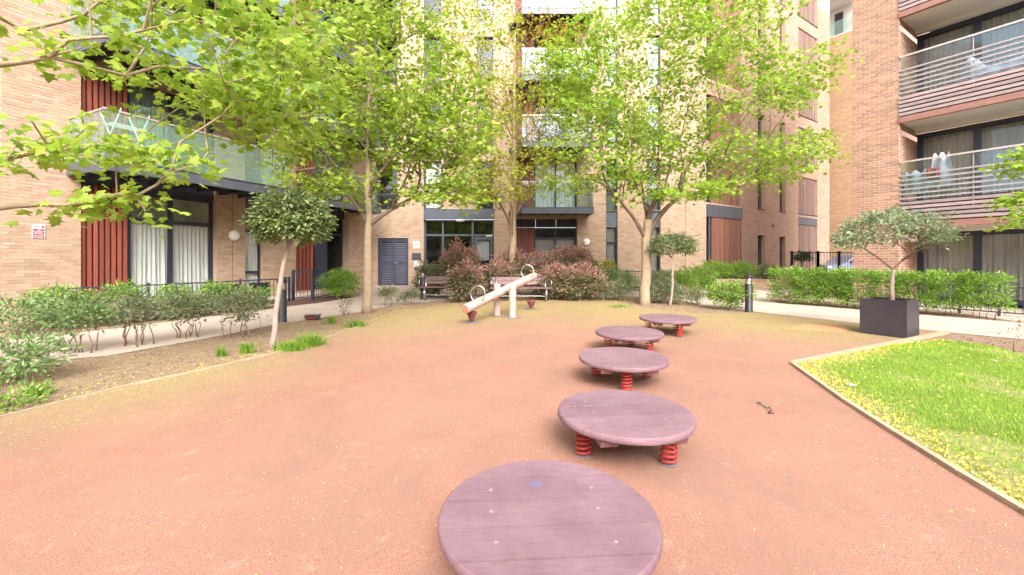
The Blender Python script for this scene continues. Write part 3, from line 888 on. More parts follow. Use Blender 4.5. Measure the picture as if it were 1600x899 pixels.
window(FL, bld, W0, W1, Z0, 3.10, -.14, trans=[1.15, 2.5], back='curtain', fw=.06, name='window', seed=22, rm='room_light')
mk('grey_panel', MB().fbox(FL, W0 + .004, W1 - .004, -.15, -.07, 3.105, 3.72), 'metal_grey', bld)
uSb = ul(492)
window(FL, bld, OB0, uSb, Z0, 3.25, -.34, mull=[ul(520)], trans=[2.6], back=None, fw=.08, name='entrance_glazing', seed=23, rm='room_dark', gm='glass', depth=2.0)
mk('header_panel', MB().fbox(FL, OB0 + .004, OB1 - .004, -.40, -.24, 3.255, 3.6), 'metal_dark', bld)
vslats(FL, bld, uSb, OB1 - .01, Z0, 3.25, -.05, .15, .085, .07, 'timber_red', 3)
dl = MB(); dl.fbox(FL, ul(519), ul(499), -.335, -.30, Z0, 2.58)
ld = mk('entrance_door', dl, 'louvre_blue', bld)
z = Z0 + .1
while z < 2.45:
    mk('louvre', MB().fbox(FL, ul(518), ul(500), -.298, -.275, z, z + .045), 'louvre_blue', ld); z += .11
for k in range(1, NF + 1):
    z = lev(k)
    window(FL, bld, OA0, uS, z, z + 2.45, -.16, mull=[ul(272)], back=['blind', 'curtain'], fw=.07, gm='glass_pale', name='patio_window', seed=30 + k, rm='room_light')
    window(FL, bld, W0, W1, z + .02, z + 2.3, -.14, back='blind', fw=.06, gm='glass_upper', name='window', seed=40 + k, rm='room_light')
    window(FL, bld, OB0, uSb, z, z + 2.4, -.3, mull=[ul(520)], back='curtain' if k > 1 else None, fw=.07, gm='glass', name='patio_window', seed=50 + k, rm='room_light')
    if k <= 3: vslats(FL, bld, uS + .01, OA1 - .01, z, z + 2.45, -.06, .118, .075, .07, 'timber_red', 60 + k)
    if k <= 4: vslats(FL, bld, uSb, OB1 - .01, z, z + 2.4, -.05, .15, .085, .07, 'timber_red', 70 + k)
    balcony(FL, bld, ul(398), OA1 + .25, z - .0, 1.7, beam_h=.26, gm='glass_green')
    balcony(FL, bld, ul(560), ul(462), z - .02, 1.25, beam_h=.25)

# --- right wing
hG = []
O1 = (ug(1103.5), ug(1158)); O2 = (ug(1247), ug(1277))
N1 = (ug(1184), ug(1195)); N2 = (ug(1218), ug(1227))
hG += [(*O1, Z0, 4.05), (*O2, Z0, 4.0), (*N1, .95, 2.84), (*N2, .95, 2.84)]
for k in range(1, NF + 1):
    z = lev(k)
    hG += [(*O1, z + .38, z + 2.45), (*O2, z + .42, z + 2.5), (*N1, z + .4, z + 2.4), (*N2, z + .4, z + 2.4)]
GEND = ug(1296)
brick_wall('g', FG, 0.012, GEND, -0.1, 16.4, hG, bld, 'brick_pink', 'mortar_buff', rs=12)
reveals(FG, hG, bld, 'brick_surface_buff', .3)
wall_sheet('upper_wall', FG, 0.0, GEND, 16.4, TOP + 1, hG, bld, 'brick_surface_buff', 0.005)
mk('end_wall', MB().quad(FG(GEND, 0, -.2), FG(GEND, -8, -.2), FG(GEND, -8, TOP + 1), FG(GEND, 0, TOP + 1)), 'brick_surface_buff', bld)
mk('fascia_panel', MB().fbox(FG, O1[0] + .003, O1[1] + .03, -.1, .06, 3.50, 4.05), 'metal_grey', bld)
mk('fascia_panel', MB().fbox(FG, O2[0] + .003, O2[1] - .003, -.1, -.01, 3.58, 4.0), 'metal_grey', bld)
window(FG, bld, O1[0], ug(1111), Z0, 3.5, -.1, trans=[2.5], back='curtain', fw=.05, seed=81)
vslats(FG, bld, ug(1111.5), O1[1], Z0, 3.49, .03, .115, .085, .06, 'timber_brown', 5)
vslats(FG, bld, O2[0], O2[1] - .12, Z0, 3.57, -.05, .115, .09, .05, 'timber_grey', 6)
mk('recess_backing', MB().fbox(FG, O2[1] - .13, O2[1], -.29, -.26, Z0, 3.57), 'metal_dark', bld)
for (p, q) in (N1, N2):
    window(FG, bld, p, q, .95, 2.84, -.16, back=None, fw=.05, fm='timber_grey', seed=82)
    mk('sill', MB().fbox(FG, p - .02, q + .02, -.1, .03, .90, .948), 'metal_dark', bld)
for k in range(1, NF + 1):
    z = lev(k)
    window(FG, bld, O1[0], ug(1111), z + .38, z + 2.45, -.1, back='curtain', fw=.05, gm='glass_upper', seed=90 + k)
    vslats(FG, bld, ug(1111.5), O1[1], z + .38, z + 2.45, -.03, .115, .085, .06, 'timber_brown', 15 + k)
    vslats(FG, bld, O2[0], O2[1] - .14, z + .42, z + 2.5, -.05, .12, .09, .05, 'timber_grey', 25 + k)
    mk('sill', MB().fbox(FG, O2[0] - .02, O2[1] + .02, -.02, .03, z + .37, z + .418), 'metal_dark', bld)
    mk('recess_backing', MB().fbox(FG, O2[1] - .13, O2[1], -.32, -.28, z + .42, z + 2.5), 'metal_dark', bld)
    for (p, q) in (N1, N2):
        window(FG, bld, p, q, z + .4, z + 2.4, -.16, back=None, fw=.05, fm='timber_grey', seed=83 + k)
        mk('sill', MB().fbox(FG, p - .02, q + .02, -.1, .03, z + .35, z + .398), 'metal_dark', bld)
mk('vent', MB().fbox(FG, ug(1206), ug(1209), .012, .03, 3.3, 3.42), 'metal_dark', bld)

for (F_, u_, z0_, z1_) in ((FL, ul(363), Z0, 3.7), (FC, uc(1071), Z0, 14.0), (FC, uc(650), 3.9, 14.0)):
    mk('movement_joint', MB().fbox(F_, u_ - .006, u_ + .006, .0045, .0062, z0_, z1_), 'mulch', bld)

# ================================================================== RIGHT APARTMENT BUILDING
FR = Frame((11.06, 12.25), (-0.545, 0.838), (-0.838, -0.545))
rb = thing('apartment_block', 'red brick block with long slatted balconies on the right of the courtyard', 'building', (11.06, 12.25, .3))
PW = 1.10
ST = 3.0
RT = 14.5
UB = -8.5
brick_wall('r', FR, 0, PW, -0.1, 11.9, [], rb, 'brick_red', 'mortar_pale', singles=lambda u, z: z > .6 and z < 6.6, n_single=292, rs=21, gap=.017)
wall_sheet('upper_wall', FR, 0, PW, 11.9, RT, [], rb, 'brick_surface_red', .005)
FRr = Frame(FR(0, -1.6, 0)[:2], tuple(FR.n)[:2], tuple(-FR.u)[:2])   # the side of the pier, facing the balconies
for zb, zt in ((-.1, 2.1), (2.3, 5.15), (5.3, 8.15), (8.3, 11.1)):
    brick_wall('rs', FRr, 0.0, 1.6 - .012, zb, zt, [], rb, 'brick_red', 'mortar_pale', rs=22, gap=.017)
wall_sheet('side_wall', FRr, 0.0, 1.6, 11.1, RT, [], rb, 'brick_surface_red', .0)
mk('far_side_wall', MB().quad(FR(PW, 0, -.1), FR(PW, -9, -.1), FR(PW, -9, RT), FR(PW, 0, RT)), 'brick_surface_red', rb)
NW = -1.55
def post_list(): return [-.0, -1.27, -2.5, -3.8, -5.1, -6.4, -7.6]
ZR = .336
for fl in range(0, 4):
    zb = ZR if fl == 0 else 2.62 + ST * (fl - 1) + .25
    zt = (2.375 + ST * fl)
    ps = post_list()
    window(FR, rb, UB, -.01, zb, zt, NW, mull=[-1.27, -2.5, -3.8, -5.1, -6.4, -7.6], back='curtain', fw=.13, fm='metal_frame', gm='glass', name='glazed_wall', seed=100 + fl, rm='room_dark', depth=1.3, cm='curtain_grey')
    if fl == 0:
        mk('door_handle', MB().tube([FR(-2.56, NW + .05, 1.25), FR(-2.56, NW + .05, 1.65)], .018), 'steel', rb)
        mk('door_lock', MB().fbox(FR, -2.60, -2.53, NW + .002, NW + .02, 1.02, 1.12), 'steel', rb)
def right_balcony(k):
    z0 = 2.46 + ST * (k - 1)          # underside of the trim
    u0, u1 = UB, -.005
    mk('balcony_slab', MB().fbox(FR, u0, u1, NW - .1, -.09, z0 + .01, z0 + .26), 'soffit_white', rb)
    mk('soffit_edge', MB().fbox(FR, u0, u1, NW + .02, NW + .2, z0 - .08, z0 + .008), 'soffit_white', rb)
    mk('copper_edge', MB().fbox(FR, u0, u1 + .01, -.085, .03, z0 - .01, z0 + .15), 'copper_trim', rb)
    for i in range(5):
        zz = z0 + .185 + i * .115
        mk('timber_slat', MB().fbox(FR, u0, u1 + .012, -.03, .022, zz, zz + .078), 'timber_pink', rb)
    mk('slat_backing', MB().fbox(FR, u0, u1, -.085, -.05, z0 + .16, z0 + .76), 'metal_dark', rb)
    for i in range(6):
        zz = z0 + .80 + i * .13
        mk('rail_bar', MB().fbox(FR, u0, u1, -.02, .012, zz, zz + .042), 'bar_white', rb)
    mk('handrail', MB().fbox(FR, u0, u1, -.045, .02, z0 + 1.84, z0 + 1.885), 'rail_metal', rb)
    for u in (-.01, -1.45, -2.9, -4.35, -5.8, -7.25):
        mk('rail_post', MB().fbox(FR, u - .02, u, -.06, -.035, z0 + .5, z0 + 1.84), 'rail_metal', rb)
        mk('balustrade_glass', MB().fbox(FR, max(u - 1.41, u0), u - .03, -.034, -.024, z0 + .78, z0 + 1.82), 'glass_balcony', rb)
for k in (1, 2, 3): right_balcony(k)

# ================================================================== FAR BUILDING IN THE GAP
fb_ = thing('distant_apartment_block', 'pale orange brick block glimpsed in the gap between the two nearer buildings', 'building', (21, 27.5, .5))
FF = Frame(at(1333, 0, 26.0)[:2], (-0.545, 0.838), (-0.838, -0.545))
def uf(px):
    k = px_wall(px); return (FF.o.x - k * FF.o.y) / (k * .838 + .545)
brick_wall('f', FF, uf(1336), uf(1255), 0.2, 15.6, [], fb_, 'brick_orange', 'mortar_buff', rs=31)
wall_sheet('side_wall', FF, -9.0, uf(1336), 0.2, 18, [], fb_, 'brick_surface_buff', 0)
room(FF, uf(1336), uf(1255), 15.6, 18.6, -1.4, .1, fb_, 'soffit_white')
mk('parapet', MB().fbox(FF, uf(1336), uf(1255), -1.5, 0, 15.55, 15.6), 'soffit_white', fb_)
mk('balustrade_glass', MB().fbox(FF, uf(1336), uf(1255), -.1, -.05, 15.62, 16.5), 'glass_green', fb_)
mk('balcony_ceiling', MB().fbox(FF, uf(1336), uf(1255), -1.5, .2, 18.0, 18.3), 'soffit_white', fb_)
mk('window', MB().fbox(FF, uf(1303), uf(1290), -1.39, -1.36, 15.7, 17.6), 'metal_dark', fb_)
mk('round_lamp', MB().lathe([(.0, 0), (.2, .02), (.25, .1), (.2, .16), (0, .18)], FF(uf(1326), -1.38, 17.1), 18, axis=FF.n), 'white_plastic', fb_)

# ================================================================== BUILDING ACROSS THE COURTYARD, seen mirrored in the glass
ob = thing('facing_apartment_block', 'brick apartment block closing the courtyard behind the viewer, seen only mirrored in window glass', 'building', (0, -21, -.5))
FO = Frame((-30, -21), (1, 0), (0, 1))
hO = []
for k in range(4):
    for i in range(15):
        hO.append((2.2 + i * 4, 3.9 + i * 4, .3 + 2.8 * k, 2.3 + 2.8 * k))
wall_sheet('wall', FO, 0, 62, -1.0, 11.6, hO, ob, 'brick_surface_buff')
reveals(FO, hO, ob, 'brick_surface_buff', .25)
for (p, q, c, d) in hO:
    mk('window', MB().fbox(FO, p, q, -.3, -.25, c, d), 'car_glass', ob)
mk('roof', MB().fbox(FO, 0, 62, -8, -.01, 11.4, 11.62), 'metal_grey', ob)

# ================================================================== WALL FITTINGS
def bulkhead(F, u, z, nn, r, label, group):
    o = mk('wall_lamp', MB().lathe([(r * .92, -.005), (r, .0), (r, .035), (r * .96, .06), (r * .8, .09), (r * .45, .11), (.01, .118)], F(u, nn, z), 28, axis=F.n), 'lamp_lens', None, smooth=True)
    root = thing('round_wall_lamp', label, 'wall lamp', F(u, nn, z), group)
    o.name = 'lens'; o.parent = root; o.location = o.location - root.location
    mk('rim', MB().lathe([(r * 1.03, -.004), (r * 1.06, .0), (r * 1.06, .03), (r * 1.01, .036), (r * 1.0, .0)], F(u, nn, z), 28, axis=F.n), 'white_plastic', root)
    b = MB(); b.fbox(F, u - r * .97, u + r * .97, nn + .06, nn + .064 + .0, z - .012, z + .012); 
    mk('cross_bar', b, 'white_plastic', root)
bulkhead(FL, ul(365), 2.32, .015, .16, 'round white bulkhead lamp on the brick pier beside the curtained left patio window', 'round wall lamps')
bulkhead(FC, uc(916), 2.36, .015, .155, 'round white bulkhead lamp on the brick pier right of the centre patio doors', 'round wall lamps')
o = mk('ceiling_lamp', MB().lathe([(.0, 0), (.16, .01), (.2, .05), (.2, .1), (0, .1)], FC(uc(719), .0, 3.25), 24), 'lamp_lens', None, True)
tag(o, 'round pale lamp hung under the grey band over the glazed entrance', 'lamp')

t = thing('wall_sign', 'small red and white notice fixed to the brick wall at far left', 'sign', FL(ul(60), .012, 2.0))
u0_, u1_ = ul(70), ul(49.5)
zs0, zs1 = 2.02, 2.33
mk('plate', MB().fbox(FL, u0_, u1_, .010, .016, zs0, zs1), 'white_paint', t)
H = zs1 - zs0
for (c, d) in ((.04, .16), (.20, .48), (.52, .66)):
    mk('red_band', MB().fbox(FL, u0_ + .012, u1_ - .012, .0165, .0185, zs0 + c * H, zs0 + d * H), 'sign_red', t)
for (p, q, c, d, m_) in ((.1, .62, .76, .79, 'sign_red'), (.1, .5, .83, .855, 'sign_red'), (.72, .92, .74, .9, 'sign_red'), (.38, .62, .57, .61, 'white_paint'), (.12, .88, .30, .34, 'white_paint'), (.15, .8, .385, .41, 'white_paint'), (.2, .8, .08, .105, 'white_paint')):
    W_ = u1_ - u0_
    mk('print_line', MB().fbox(FL, u1_ - q * W_, u1_ - p * W_, .019, .0195, zs0 + c * H, zs0 + d * H), m_, t)
def plate(px0, px1, z0, z1, m, label, lines, lm):
    t = thing('wall_plaque', label, 'sign', FC(uc((px0 + px1) / 2), .01, z0), 'plaques by the louvred door')
    mk('plate', MB().fbox(FC, uc(px0), uc(px1), .010, .035, z0, z1), m, t)
    for (a, b, c, d) in lines:
        W_ = uc(px1) - uc(px0); H_ = z1 - z0
        mk('print_line', MB().fbox(FC, uc(px0) + a * W_, uc(px0) + b * W_, .0352, .037, z0 + c * H_, z0 + d * H_), lm, t)
plate(645.5, 656, 2.08, 2.40, 'white_paint', 'white square notice above the dark plaque, between louvred door and entrance glazing', [(.15, .85, .7, .76), (.15, .75, .5, .56), (.15, .8, .3, .36)], 'bearer_paint')
plate(644.5, 657.5, 1.60, 1.87, 'metal_dark', 'dark framed plaque, middle one of the three right of the louvred door', [(.1, .9, .7, .85), (.15, .85, .2, .55)], 'metal_grey')
plate(647, 655.5, 1.27, 1.53, 'white_paint', 'small white notice, lowest of the three right of the louvred door', [(.15, .85, .6, .68), (.15, .6, .3, .38)], 'bearer_paint')

# ================================================================== PLAY EQUIPMENT
def strip(R, y0, y1, n=10):
    y0 = max(-R * .9995, min(R * .9995, y0)); y1 = max(-R * .9995, min(R * .9995, y1))
    a0, a1 = math.asin(y0 / R), math.asin(y1 / R)
    pts = [(R * math.cos(a0 + (a1 - a0) * i / n), R * math.sin(a0 + (a1 - a0) * i / n)) for i in range(n + 1)]
    return pts + [(-x, y) for x, y in reversed(pts)]

def coil(cx, cy, z0, z1, r, wire, turns, sides=6):
    pts = []; k = int(turns * 16)
    for i in range(k + 1):
        a = 2 * math.pi * turns * i / k
        f = i / k
        f = .02 + .96 * (f if .08 < f < .92 else f)
        pts.append((cx + r * math.cos(a), cy + r * math.sin(a), z0 + (z1 - z0) * f))
    return MB().tube(pts, wire, sides)

def platform(cx, cy, rot, spring_angles, label, R=.5, htop=.305, seed=0, plaque=False):
    gz = g(cy); rg = random.Random(seed)
    t = thing('stepping_platform', label, 'play platform', (cx, cy, gz), 'round platforms on springs')
    c, s = math.cos(rot), math.sin(rot)
    def T(x, y, z):
        X, Y = x * c - y * s, x * s + y * c
        return (cx + X, cy + Y, gz + z + SLOPE * Y)
    # five planks
    ys = [-R, -.3 * R * 2 * .5 - 0.0, -.1, .1, .3, R]
    ys = [-.5, -.3, -.1, .1, .3, .5]
    for i in range(5):
        a, b = ys[i] * R / .5 + .0038, ys[i + 1] * R / .5 - .0038
        layers = [(R - .03, .0, 0), (R - .006, .010, 0), (R, .022, 0), (R, .038, 0), (R - .004, .050, .0), (R - .012, .056, 0)]
        mb = MB(); dz = rg.uniform(-.0012, .0012); n_ = 12; k = 2 * (n_ + 1)
        for (rr, zz, ins) in layers:
            for (x, y) in strip(rr, max(a + ins, -rr * .9999 if i == 0 else -9), min(b - ins, rr * .9999 if i == 4 else 9), n_):
                mb.v.append(T(x, y, htop - .056 + zz + dz))
        for j in range(len(layers) - 1):
            for q in range(k):
                mb.f.append((j * k + q, j * k + (q + 1) % k, (j + 1) * k + (q + 1) % k, (j + 1) * k + q))
        mb.f.append(tuple(range(k - 1, -1, -1))); mb.f.append(tuple((len(layers) - 1) * k + q for q in range(k)))
        mk('plank', mb, 'platform_paint', t)
    # bearers below, across the planks
    for bx in (-.24, .24):
        L = math.sqrt(R * R - bx * bx) * .90
        cn = []
        for z in (htop - .056 - .045, htop - .0565):
            sl = .93 if z < htop - .08 else 1.0
            for (x, y) in ((bx - .06, -L * sl), (bx + .06, -L * sl), (bx + .06, L * sl), (bx - .06, L * sl)): cn.append(T(x, y, z))
        mk('bearer', MB().hexa(cn), 'bearer_paint', t)
    cn = []
    for z in (htop - .056 - .030, htop - .0562):
        for (x, y) in ((-.17, -.07), (.17, -.07), (.17, .07), (-.17, .07)): cn.append(T(x, y, z))
    mk('bearer', MB().hexa(cn), 'bearer_paint', t)
    for ad in spring_angles:
        a = R_(ad); rr = .34 * R / .5
        X, Y = rr * math.cos(a), rr * math.sin(a)
        z0 = gz + SLOPE * Y + .012; z1 = gz + htop - .056 - .008 + SLOPE * Y
        sp = mk('spring', coil(cx + X, cy + Y, z0 + .006, z1 - .004, .052, .0085, 6, 7), 'spring_red', t, True)
        mk('foot_plate', MB().lathe([(.058, 0), (.060, .006), (.04, .008)], (cx + X, cy + Y, z0), 20), 'base_plate', t)
        mk('top_plate', MB().box(cx + X - .065, cx + X + .065, cy + Y - .065, cy + Y + .065, z1 - .004, z1 + .012), 'bearer_paint', t)
    # bolts
    for i in range(5):
        yb = (ys[i] + ys[i + 1]) / 2 * R / .5
        for bx in (-.24, .24):
            if bx * bx + yb * yb < (R * .86) ** 2:
                p = T(bx + rg.uniform(-.02, .02), yb + rg.uniform(-.025, .025), htop + .0005)
                mk('bolt', MB().lathe([(.011, -.003), (.0105, .001), (.007, .003), (.001, .0032)], p, 10), 'bolt_plug', t, True)
    if seed == 2:
        for i in range(16):
            xx = -.43 + .45 * i / 16 + rg.uniform(-.01, .01); yy = .112 + rg.uniform(-.006, .012); l_ = rg.uniform(.008, .03); w_ = rg.uniform(.001, .003)
            mk('paint_scratch', MB().hexa([T(xx, yy, htop + .0002), T(xx + l_, yy + .002, htop + .0002), T(xx + l_, yy + .002 + w_, htop + .0002), T(xx, yy + w_, htop + .0002),
                                           T(xx, yy, htop + .0018), T(xx + l_, yy + .002, htop + .0018), T(xx + l_, yy + .002 + w_, htop + .0018), T(xx, yy + w_, htop + .0018)]), 'bar_white', t)
    if plaque:
        mb = MB(); p = Vector(T(-.03, .235, htop))
        mb.lathe([(.033, -.001), (.033, .0022), (.03, .003)], (0, 0, 0), 24)
        mb.v = [(p.x + x * 1.15, p.y + y * .82, p.z + z + SLOPE * y) for x, y, z in mb.v]
        mk('plaque', mb, 'plaque_blue', t)
    return t
platform(.164, 1.975, .06, (35, 155, 275), 'nearest round plum platform with small blue oval mark, cut off by the bottom edge', seed=1, plaque=True)
platform(.848, 3.235, .10, (197, 318, 80), 'second round plum platform from the viewer, with a pale scratched seam', seed=2)
platform(1.27, 4.91, -.06, (262, 22, 142), 'middle round plum platform of five, with three red springs showing below', seed=3)
platform(1.765, 6.46, .1, (190, 310, 70), 'fourth round plum platform from the viewer, partly behind the middle one', seed=4)
platform(2.85, 7.85, -.1, (285, 45, 165), 'farthest round plum platform, nearest to the right hand maple trunk', seed=5)

# seesaw
sw = thing('seesaw', 'pale peeling log seesaw with two steel hoops, tilted down to the left', 'seesaw', (-.165, 9.9, g(9.9)))
P0 = Vector((-.95, 8.70, .535)); P1 = Vector((.60, 11.32, 1.13))
def log_mb(p, q, r, wob, seed, seg=18, rings=14, sides_flat=0):
    rg = random.Random(seed); ax = (q - p); L = ax.length; ax.normalize()
    up = Vector((0, 0, 1)); x = up.cross(ax)
    if x.length < .1: x = Vector((1, 0, 0)).cross(ax)
    x.normalize(); y = ax.cross(x)
    mb = MB(); prof = [(0, .86), (.008, .97)] + [(i / rings, 1) for i in range(1, rings)] + [(1 - .008, .97), (1, .86)]
    ph = [rg.uniform(0, 6.28) for _ in range(6)]
    for (f, sc) in prof:
        for k in range(seg):
            a = 2 * math.pi * k / seg
            rr = r * sc * (1 + wob * (math.sin(2 * a + ph[0] + f * 2) * .5 + math.sin(3 * a + ph[1] + f * 5) * .3 + math.sin(f * 9 + ph[2]) * .4))
            mb.v.append(tuple(p + ax * (L * f) + x * (rr * math.cos(a)) + y * (rr * math.sin(a))))
    n_ = len(prof)
    for j in range(n_ - 1):
        for k in range(seg): mb.f.append((j * seg + k, j * seg + (k + 1) % seg, (j + 1) * seg + (k + 1) % seg, (j + 1) * seg + k))
    mb.f.append(tuple(range(seg - 1, -1, -1))); mb.f.append(tuple((n_ - 1) * seg + k for k in range(seg)))
    return mb
mk('log', log_mb(P0, P1, .098, .045, 3), 'log_white', sw, True)
ax_ = (P1 - P0).normalized()
for (pp, d) in ((P0, -1), (P1, 1)):
    mb = MB().lathe([(.088, 0), (.086, .003), (.03, .004)], pp + ax_ * d * .001, 18, axis=ax_ * d)
    mk('log_end', mb, 'log_end', sw)
for (x, y, tz) in ((-.345, 10.05, .97), (.015, 9.76, .95)):
    mk('post', log_mb(Vector((x, y, g(y) - .05)), Vector((x, y, tz)), .083, .03, int(x * 100) + 50), 'log_white', sw, True)
    mk('base_plate', MB().lathe([(.2, 0), (.2, .006), (.19, .008)], (x, y, g(y) + .013), 24), 'base_plate', sw)
mk('axle', MB().tube([(-.345, 10.05, .82), (.015, 9.76, .82)], .018, 10), 'steel', sw)
for f in (.145, .865):
    c = P0.lerp(P1, f) + Vector((0, 0, .20)); pts = []
    side = Vector((.43, -.255, 0)).normalized() * -1
    # the hoops stand across the log, facing along it and slightly turned
    hv = Vector((ax_.x, ax_.y, 0)).normalized()
    wv = (Vector((0, 0, 1)).cross(hv)).normalized()
    wv = Vector((.985, -.17, 0)) if wv.x > 0 else Vector((.985, -.17, 0))
    for i in range(33):
        a = 2 * math.pi * i / 32
        pts.append(c + wv * (.155 * math.cos(a)) + Vector((0, 0, 1)) * (.165 * math.sin(a)) + hv * (.02 * math.sin(a)))
    mk('handle_hoop', MB().tube(pts, .0102, 8, caps=False), 'steel', sw, True)
for (px, py, ht, lab) in ((737, 505, .25, 'dark red inverted cone buffer under the lowered end of the seesaw'), (830, 484, .235, 'dark red inverted cone buffer on the ground beyond the raised end of the seesaw')):
    x, y = gp(px, py)
    t = thing('seesaw_buffer', lab, 'buffer', (x, y, g(y)), 'cone buffers of the seesaw')
    mk('cone', MB().lathe([(.022, .03), (.035, .04), (.105, ht - .045), (.112, ht - .035), (.112, ht - .012), (.095, ht - .004), (.02, ht + .006)], (x, y, g(y)), 24), 'cone_paint', t)
    mk('stem', MB().lathe([(.018, .012), (.018, .045)], (x, y, g(y)), 12), 'steel', t)
    mk('base_plate', MB().lathe([(.19, .012), (.19, .018), (.18, .020)], (x, y, g(y)), 24), 'base_plate', t)

# benches: seats face the viewer, steel tube legs
def bench(cx, cy, rot, L, label):
    gz = g(cy); t = thing('park_bench', label, 'bench', (cx, cy, gz), 'plum benches at the far edge')
    u = (math.cos(rot), math.sin(rot)); n_ = (math.sin(rot), -math.cos(rot))
    F = Frame((cx, cy), u, n_)
    for (a, b) in ((.02, .14), (.155, .275), (.29, .41)):
        mk('seat_plank', MB().fbox(F, -L / 2, L / 2, a, b, gz + .395, gz + .435), 'bench_paint', t)
    for (c, d, m0) in ((.50, .60, -.03), (.615, .73, -.065)):
        mb = MB().hexa([F(-L / 2 + .04, m0 - .035, gz + c), F(L / 2 - .04, m0 - .035, gz + c), F(L / 2 - .04, m0, gz + c), F(-L / 2 + .04, m0, gz + c),
                        F(-L / 2 + .04, m0 - .065, gz + d), F(L / 2 - .04, m0 - .065, gz + d), F(L / 2 - .04, m0 - .03, gz + d), F(-L / 2 + .04, m0 - .03, gz + d)])
        mk('back_plank', mb, 'bench_paint', t)
    for s_ in (-1, 1):
        uu = s_ * (L / 2 - .17)
        mk('leg', MB().tube([F(uu, .34, gz + .0), F(uu, .34, gz + .385)], .024, 10), 'steel', t, True)
        mk('leg', MB().tube([F(uu, .04, gz + .0), F(uu, .04, gz + .40), F(uu, -.02, gz + .50), F(uu, -.09, gz + .74)], .022, 10), 'steel', t, True)
        mk('seat_support', MB().fbox(F, uu - .02, uu + .02, .03, .38, gz + .365, gz + .394), 'steel', t)
        mk('armrest', MB().tube([F(uu + s_ * .14, .38, gz + .42), F(uu + s_ * .14, .40, gz + .60), F(uu + s_ * .14, .34, gz + .64), F(uu + s_ * .14, .0, gz + .62)], .014, 8), 'steel', t, True)
    mk('stretcher', MB().tube([F(-L / 2 + .17, .04, gz + .15), F(L / 2 - .17, .04, gz + .15)], .014, 8), 'steel', t)
bench(.27, 13.15, .02, 1.85, 'plum bench with full back plank directly behind the seesaw')
bench(-2.0, 13.5, .05, 1.75, 'plum bench half hidden behind the photinia, left of the seesaw')

# bollard lights
def bollard(x, y, label, dimz=1.0):
    gz = g(y); t = thing('bollard_light', label, 'bollard light', (x, y, gz), 'black bollard lights along the path')
    r = .088; H = .99 * dimz
    mk('body', MB().lathe([(r + .012, 0), (r + .012, .012), (r, .02), (r, H - .31), (r - .008, H - .30)], (x, y, gz), 24), 'metal_black', t, True)
    mk('lens', MB().lathe([(r - .014, H - .30), (r - .014, H - .12)], (x, y, gz), 24), 'clear_lens', t, True)
    mk('reflector', MB().lathe([(.062, H - .295), (.045, H - .27), (.03, H - .22), (.02, H - .17), (.02, H - .125)], (x, y, gz), 16), 'lamp_lens', t, True)
    mk('cap', MB().lathe([(r + .006, H - .13), (r + .026, H - .125), (r + .02, H - .105), (.055, H - .055), (.035, H - .045), (.03, H - .02), (.012, H)], (x, y, gz), 24), 'metal_black', t, True)
    for a in range(4):
        b = a * math.pi / 2 + .5
        mk('lens_bar', MB().tube([(x + r * .9 * math.cos(b), y + r * .9 * math.sin(b), gz + H - .31), (x + r * .9 * math.cos(b), y + r * .9 * math.sin(b), gz + H - .12)], .006, 6), 'metal_black', t)
bollard(*gp(441, 504), 'black bollard light beside the path, just right of the leaning topiary stem')
bollard(*gp(1170, 487.5), 'black bollard light standing at the path corner near the raised bed wall')
bollard(*gp(661, 468), 'black bollard light in front of the partly hidden bench')

# spotlight box on the soil
x, y = gp(489, 500)
t = thing('ground_spotlight', 'small brown box shaped spotlight lying on the soil beyond the black bollard', 'spotlight', (x, y, g(y)))
F = Frame((x, y), (math.cos(.2), math.sin(.2)), (math.sin(.2), -math.cos(.2)))
mk('housing', MB().hexa([F(-.13, -.07, g(y) + .02), F(.13, -.07, g(y) + .02), F(.13, .08, g(y) + .02), F(-.13, .08, g(y) + .02), F(-.15, -.08, g(y) + .11), F(.15, -.08, g(y) + .11), F(.16, .10, g(y) + .08), F(-.16, .10, g(y) + .08)]), 'cone_paint', t)
mk('visor', MB().fbox(F, -.17, .17, -.09, .12, g(y) + .112, g(y) + .124), 'base_plate', t)
mk('lens', MB().lathe([(.045, 0), (.05, .01), (.03, .014)], F(.1, .082, g(y) + .06), 14, axis=F.n), 'metal_dark', t)

# square planter and its tree come below
PLC = Vector((6.85, 7.80))
pu = Vector((-.545, .838)); pv = Vector((.838, .545))
FPn = Frame((6.76 + .0, 7.34), (-.545, .838), (-.838, -.545))
pz = g(7.7) + .0
t = thing('square_planter', 'large square charcoal planter on the red surface beside the lawn corner', 'planter', (*PLC, pz))
S = .66; Hh = .63; th = .03
for (a, b, c, d) in ((0, S, -th, 0), (0, S, -S, -S + th)):
    mk('side_panel', MB().fbox(FPn, a, b, c, d, pz - .03, pz + Hh), 'planter_dark', t)
for (a, b) in ((0.001, th), (S - th, S - .001)):
    mk('side_panel', MB().fbox(FPn, a, b, -S + th, -th, pz - .03, pz + Hh - .001), 'planter_dark', t)
rim = MB()
rim.fbox(FPn, -.004, S + .004, -.05, .004, pz + Hh + .0005, pz + Hh + .022); rim.fbox(FPn, -.004, S + .004, -S - .004, -S + .05, pz + Hh + .0005, pz + Hh + .022)
rim.fbox(FPn, -.004, .05, -S + .05, -.05, pz + Hh + .0005, pz + Hh + .0215); rim.fbox(FPn, S - .05, S + .004, -S + .05, -.05, pz + Hh + .0005, pz + Hh + .0215)
mk('rim', rim, 'planter_dark', t)
mk('compost', MB().fbox(FPn, th, S - th, -S + th, -th, pz + .2, pz + Hh - .06), 'mulch', t)

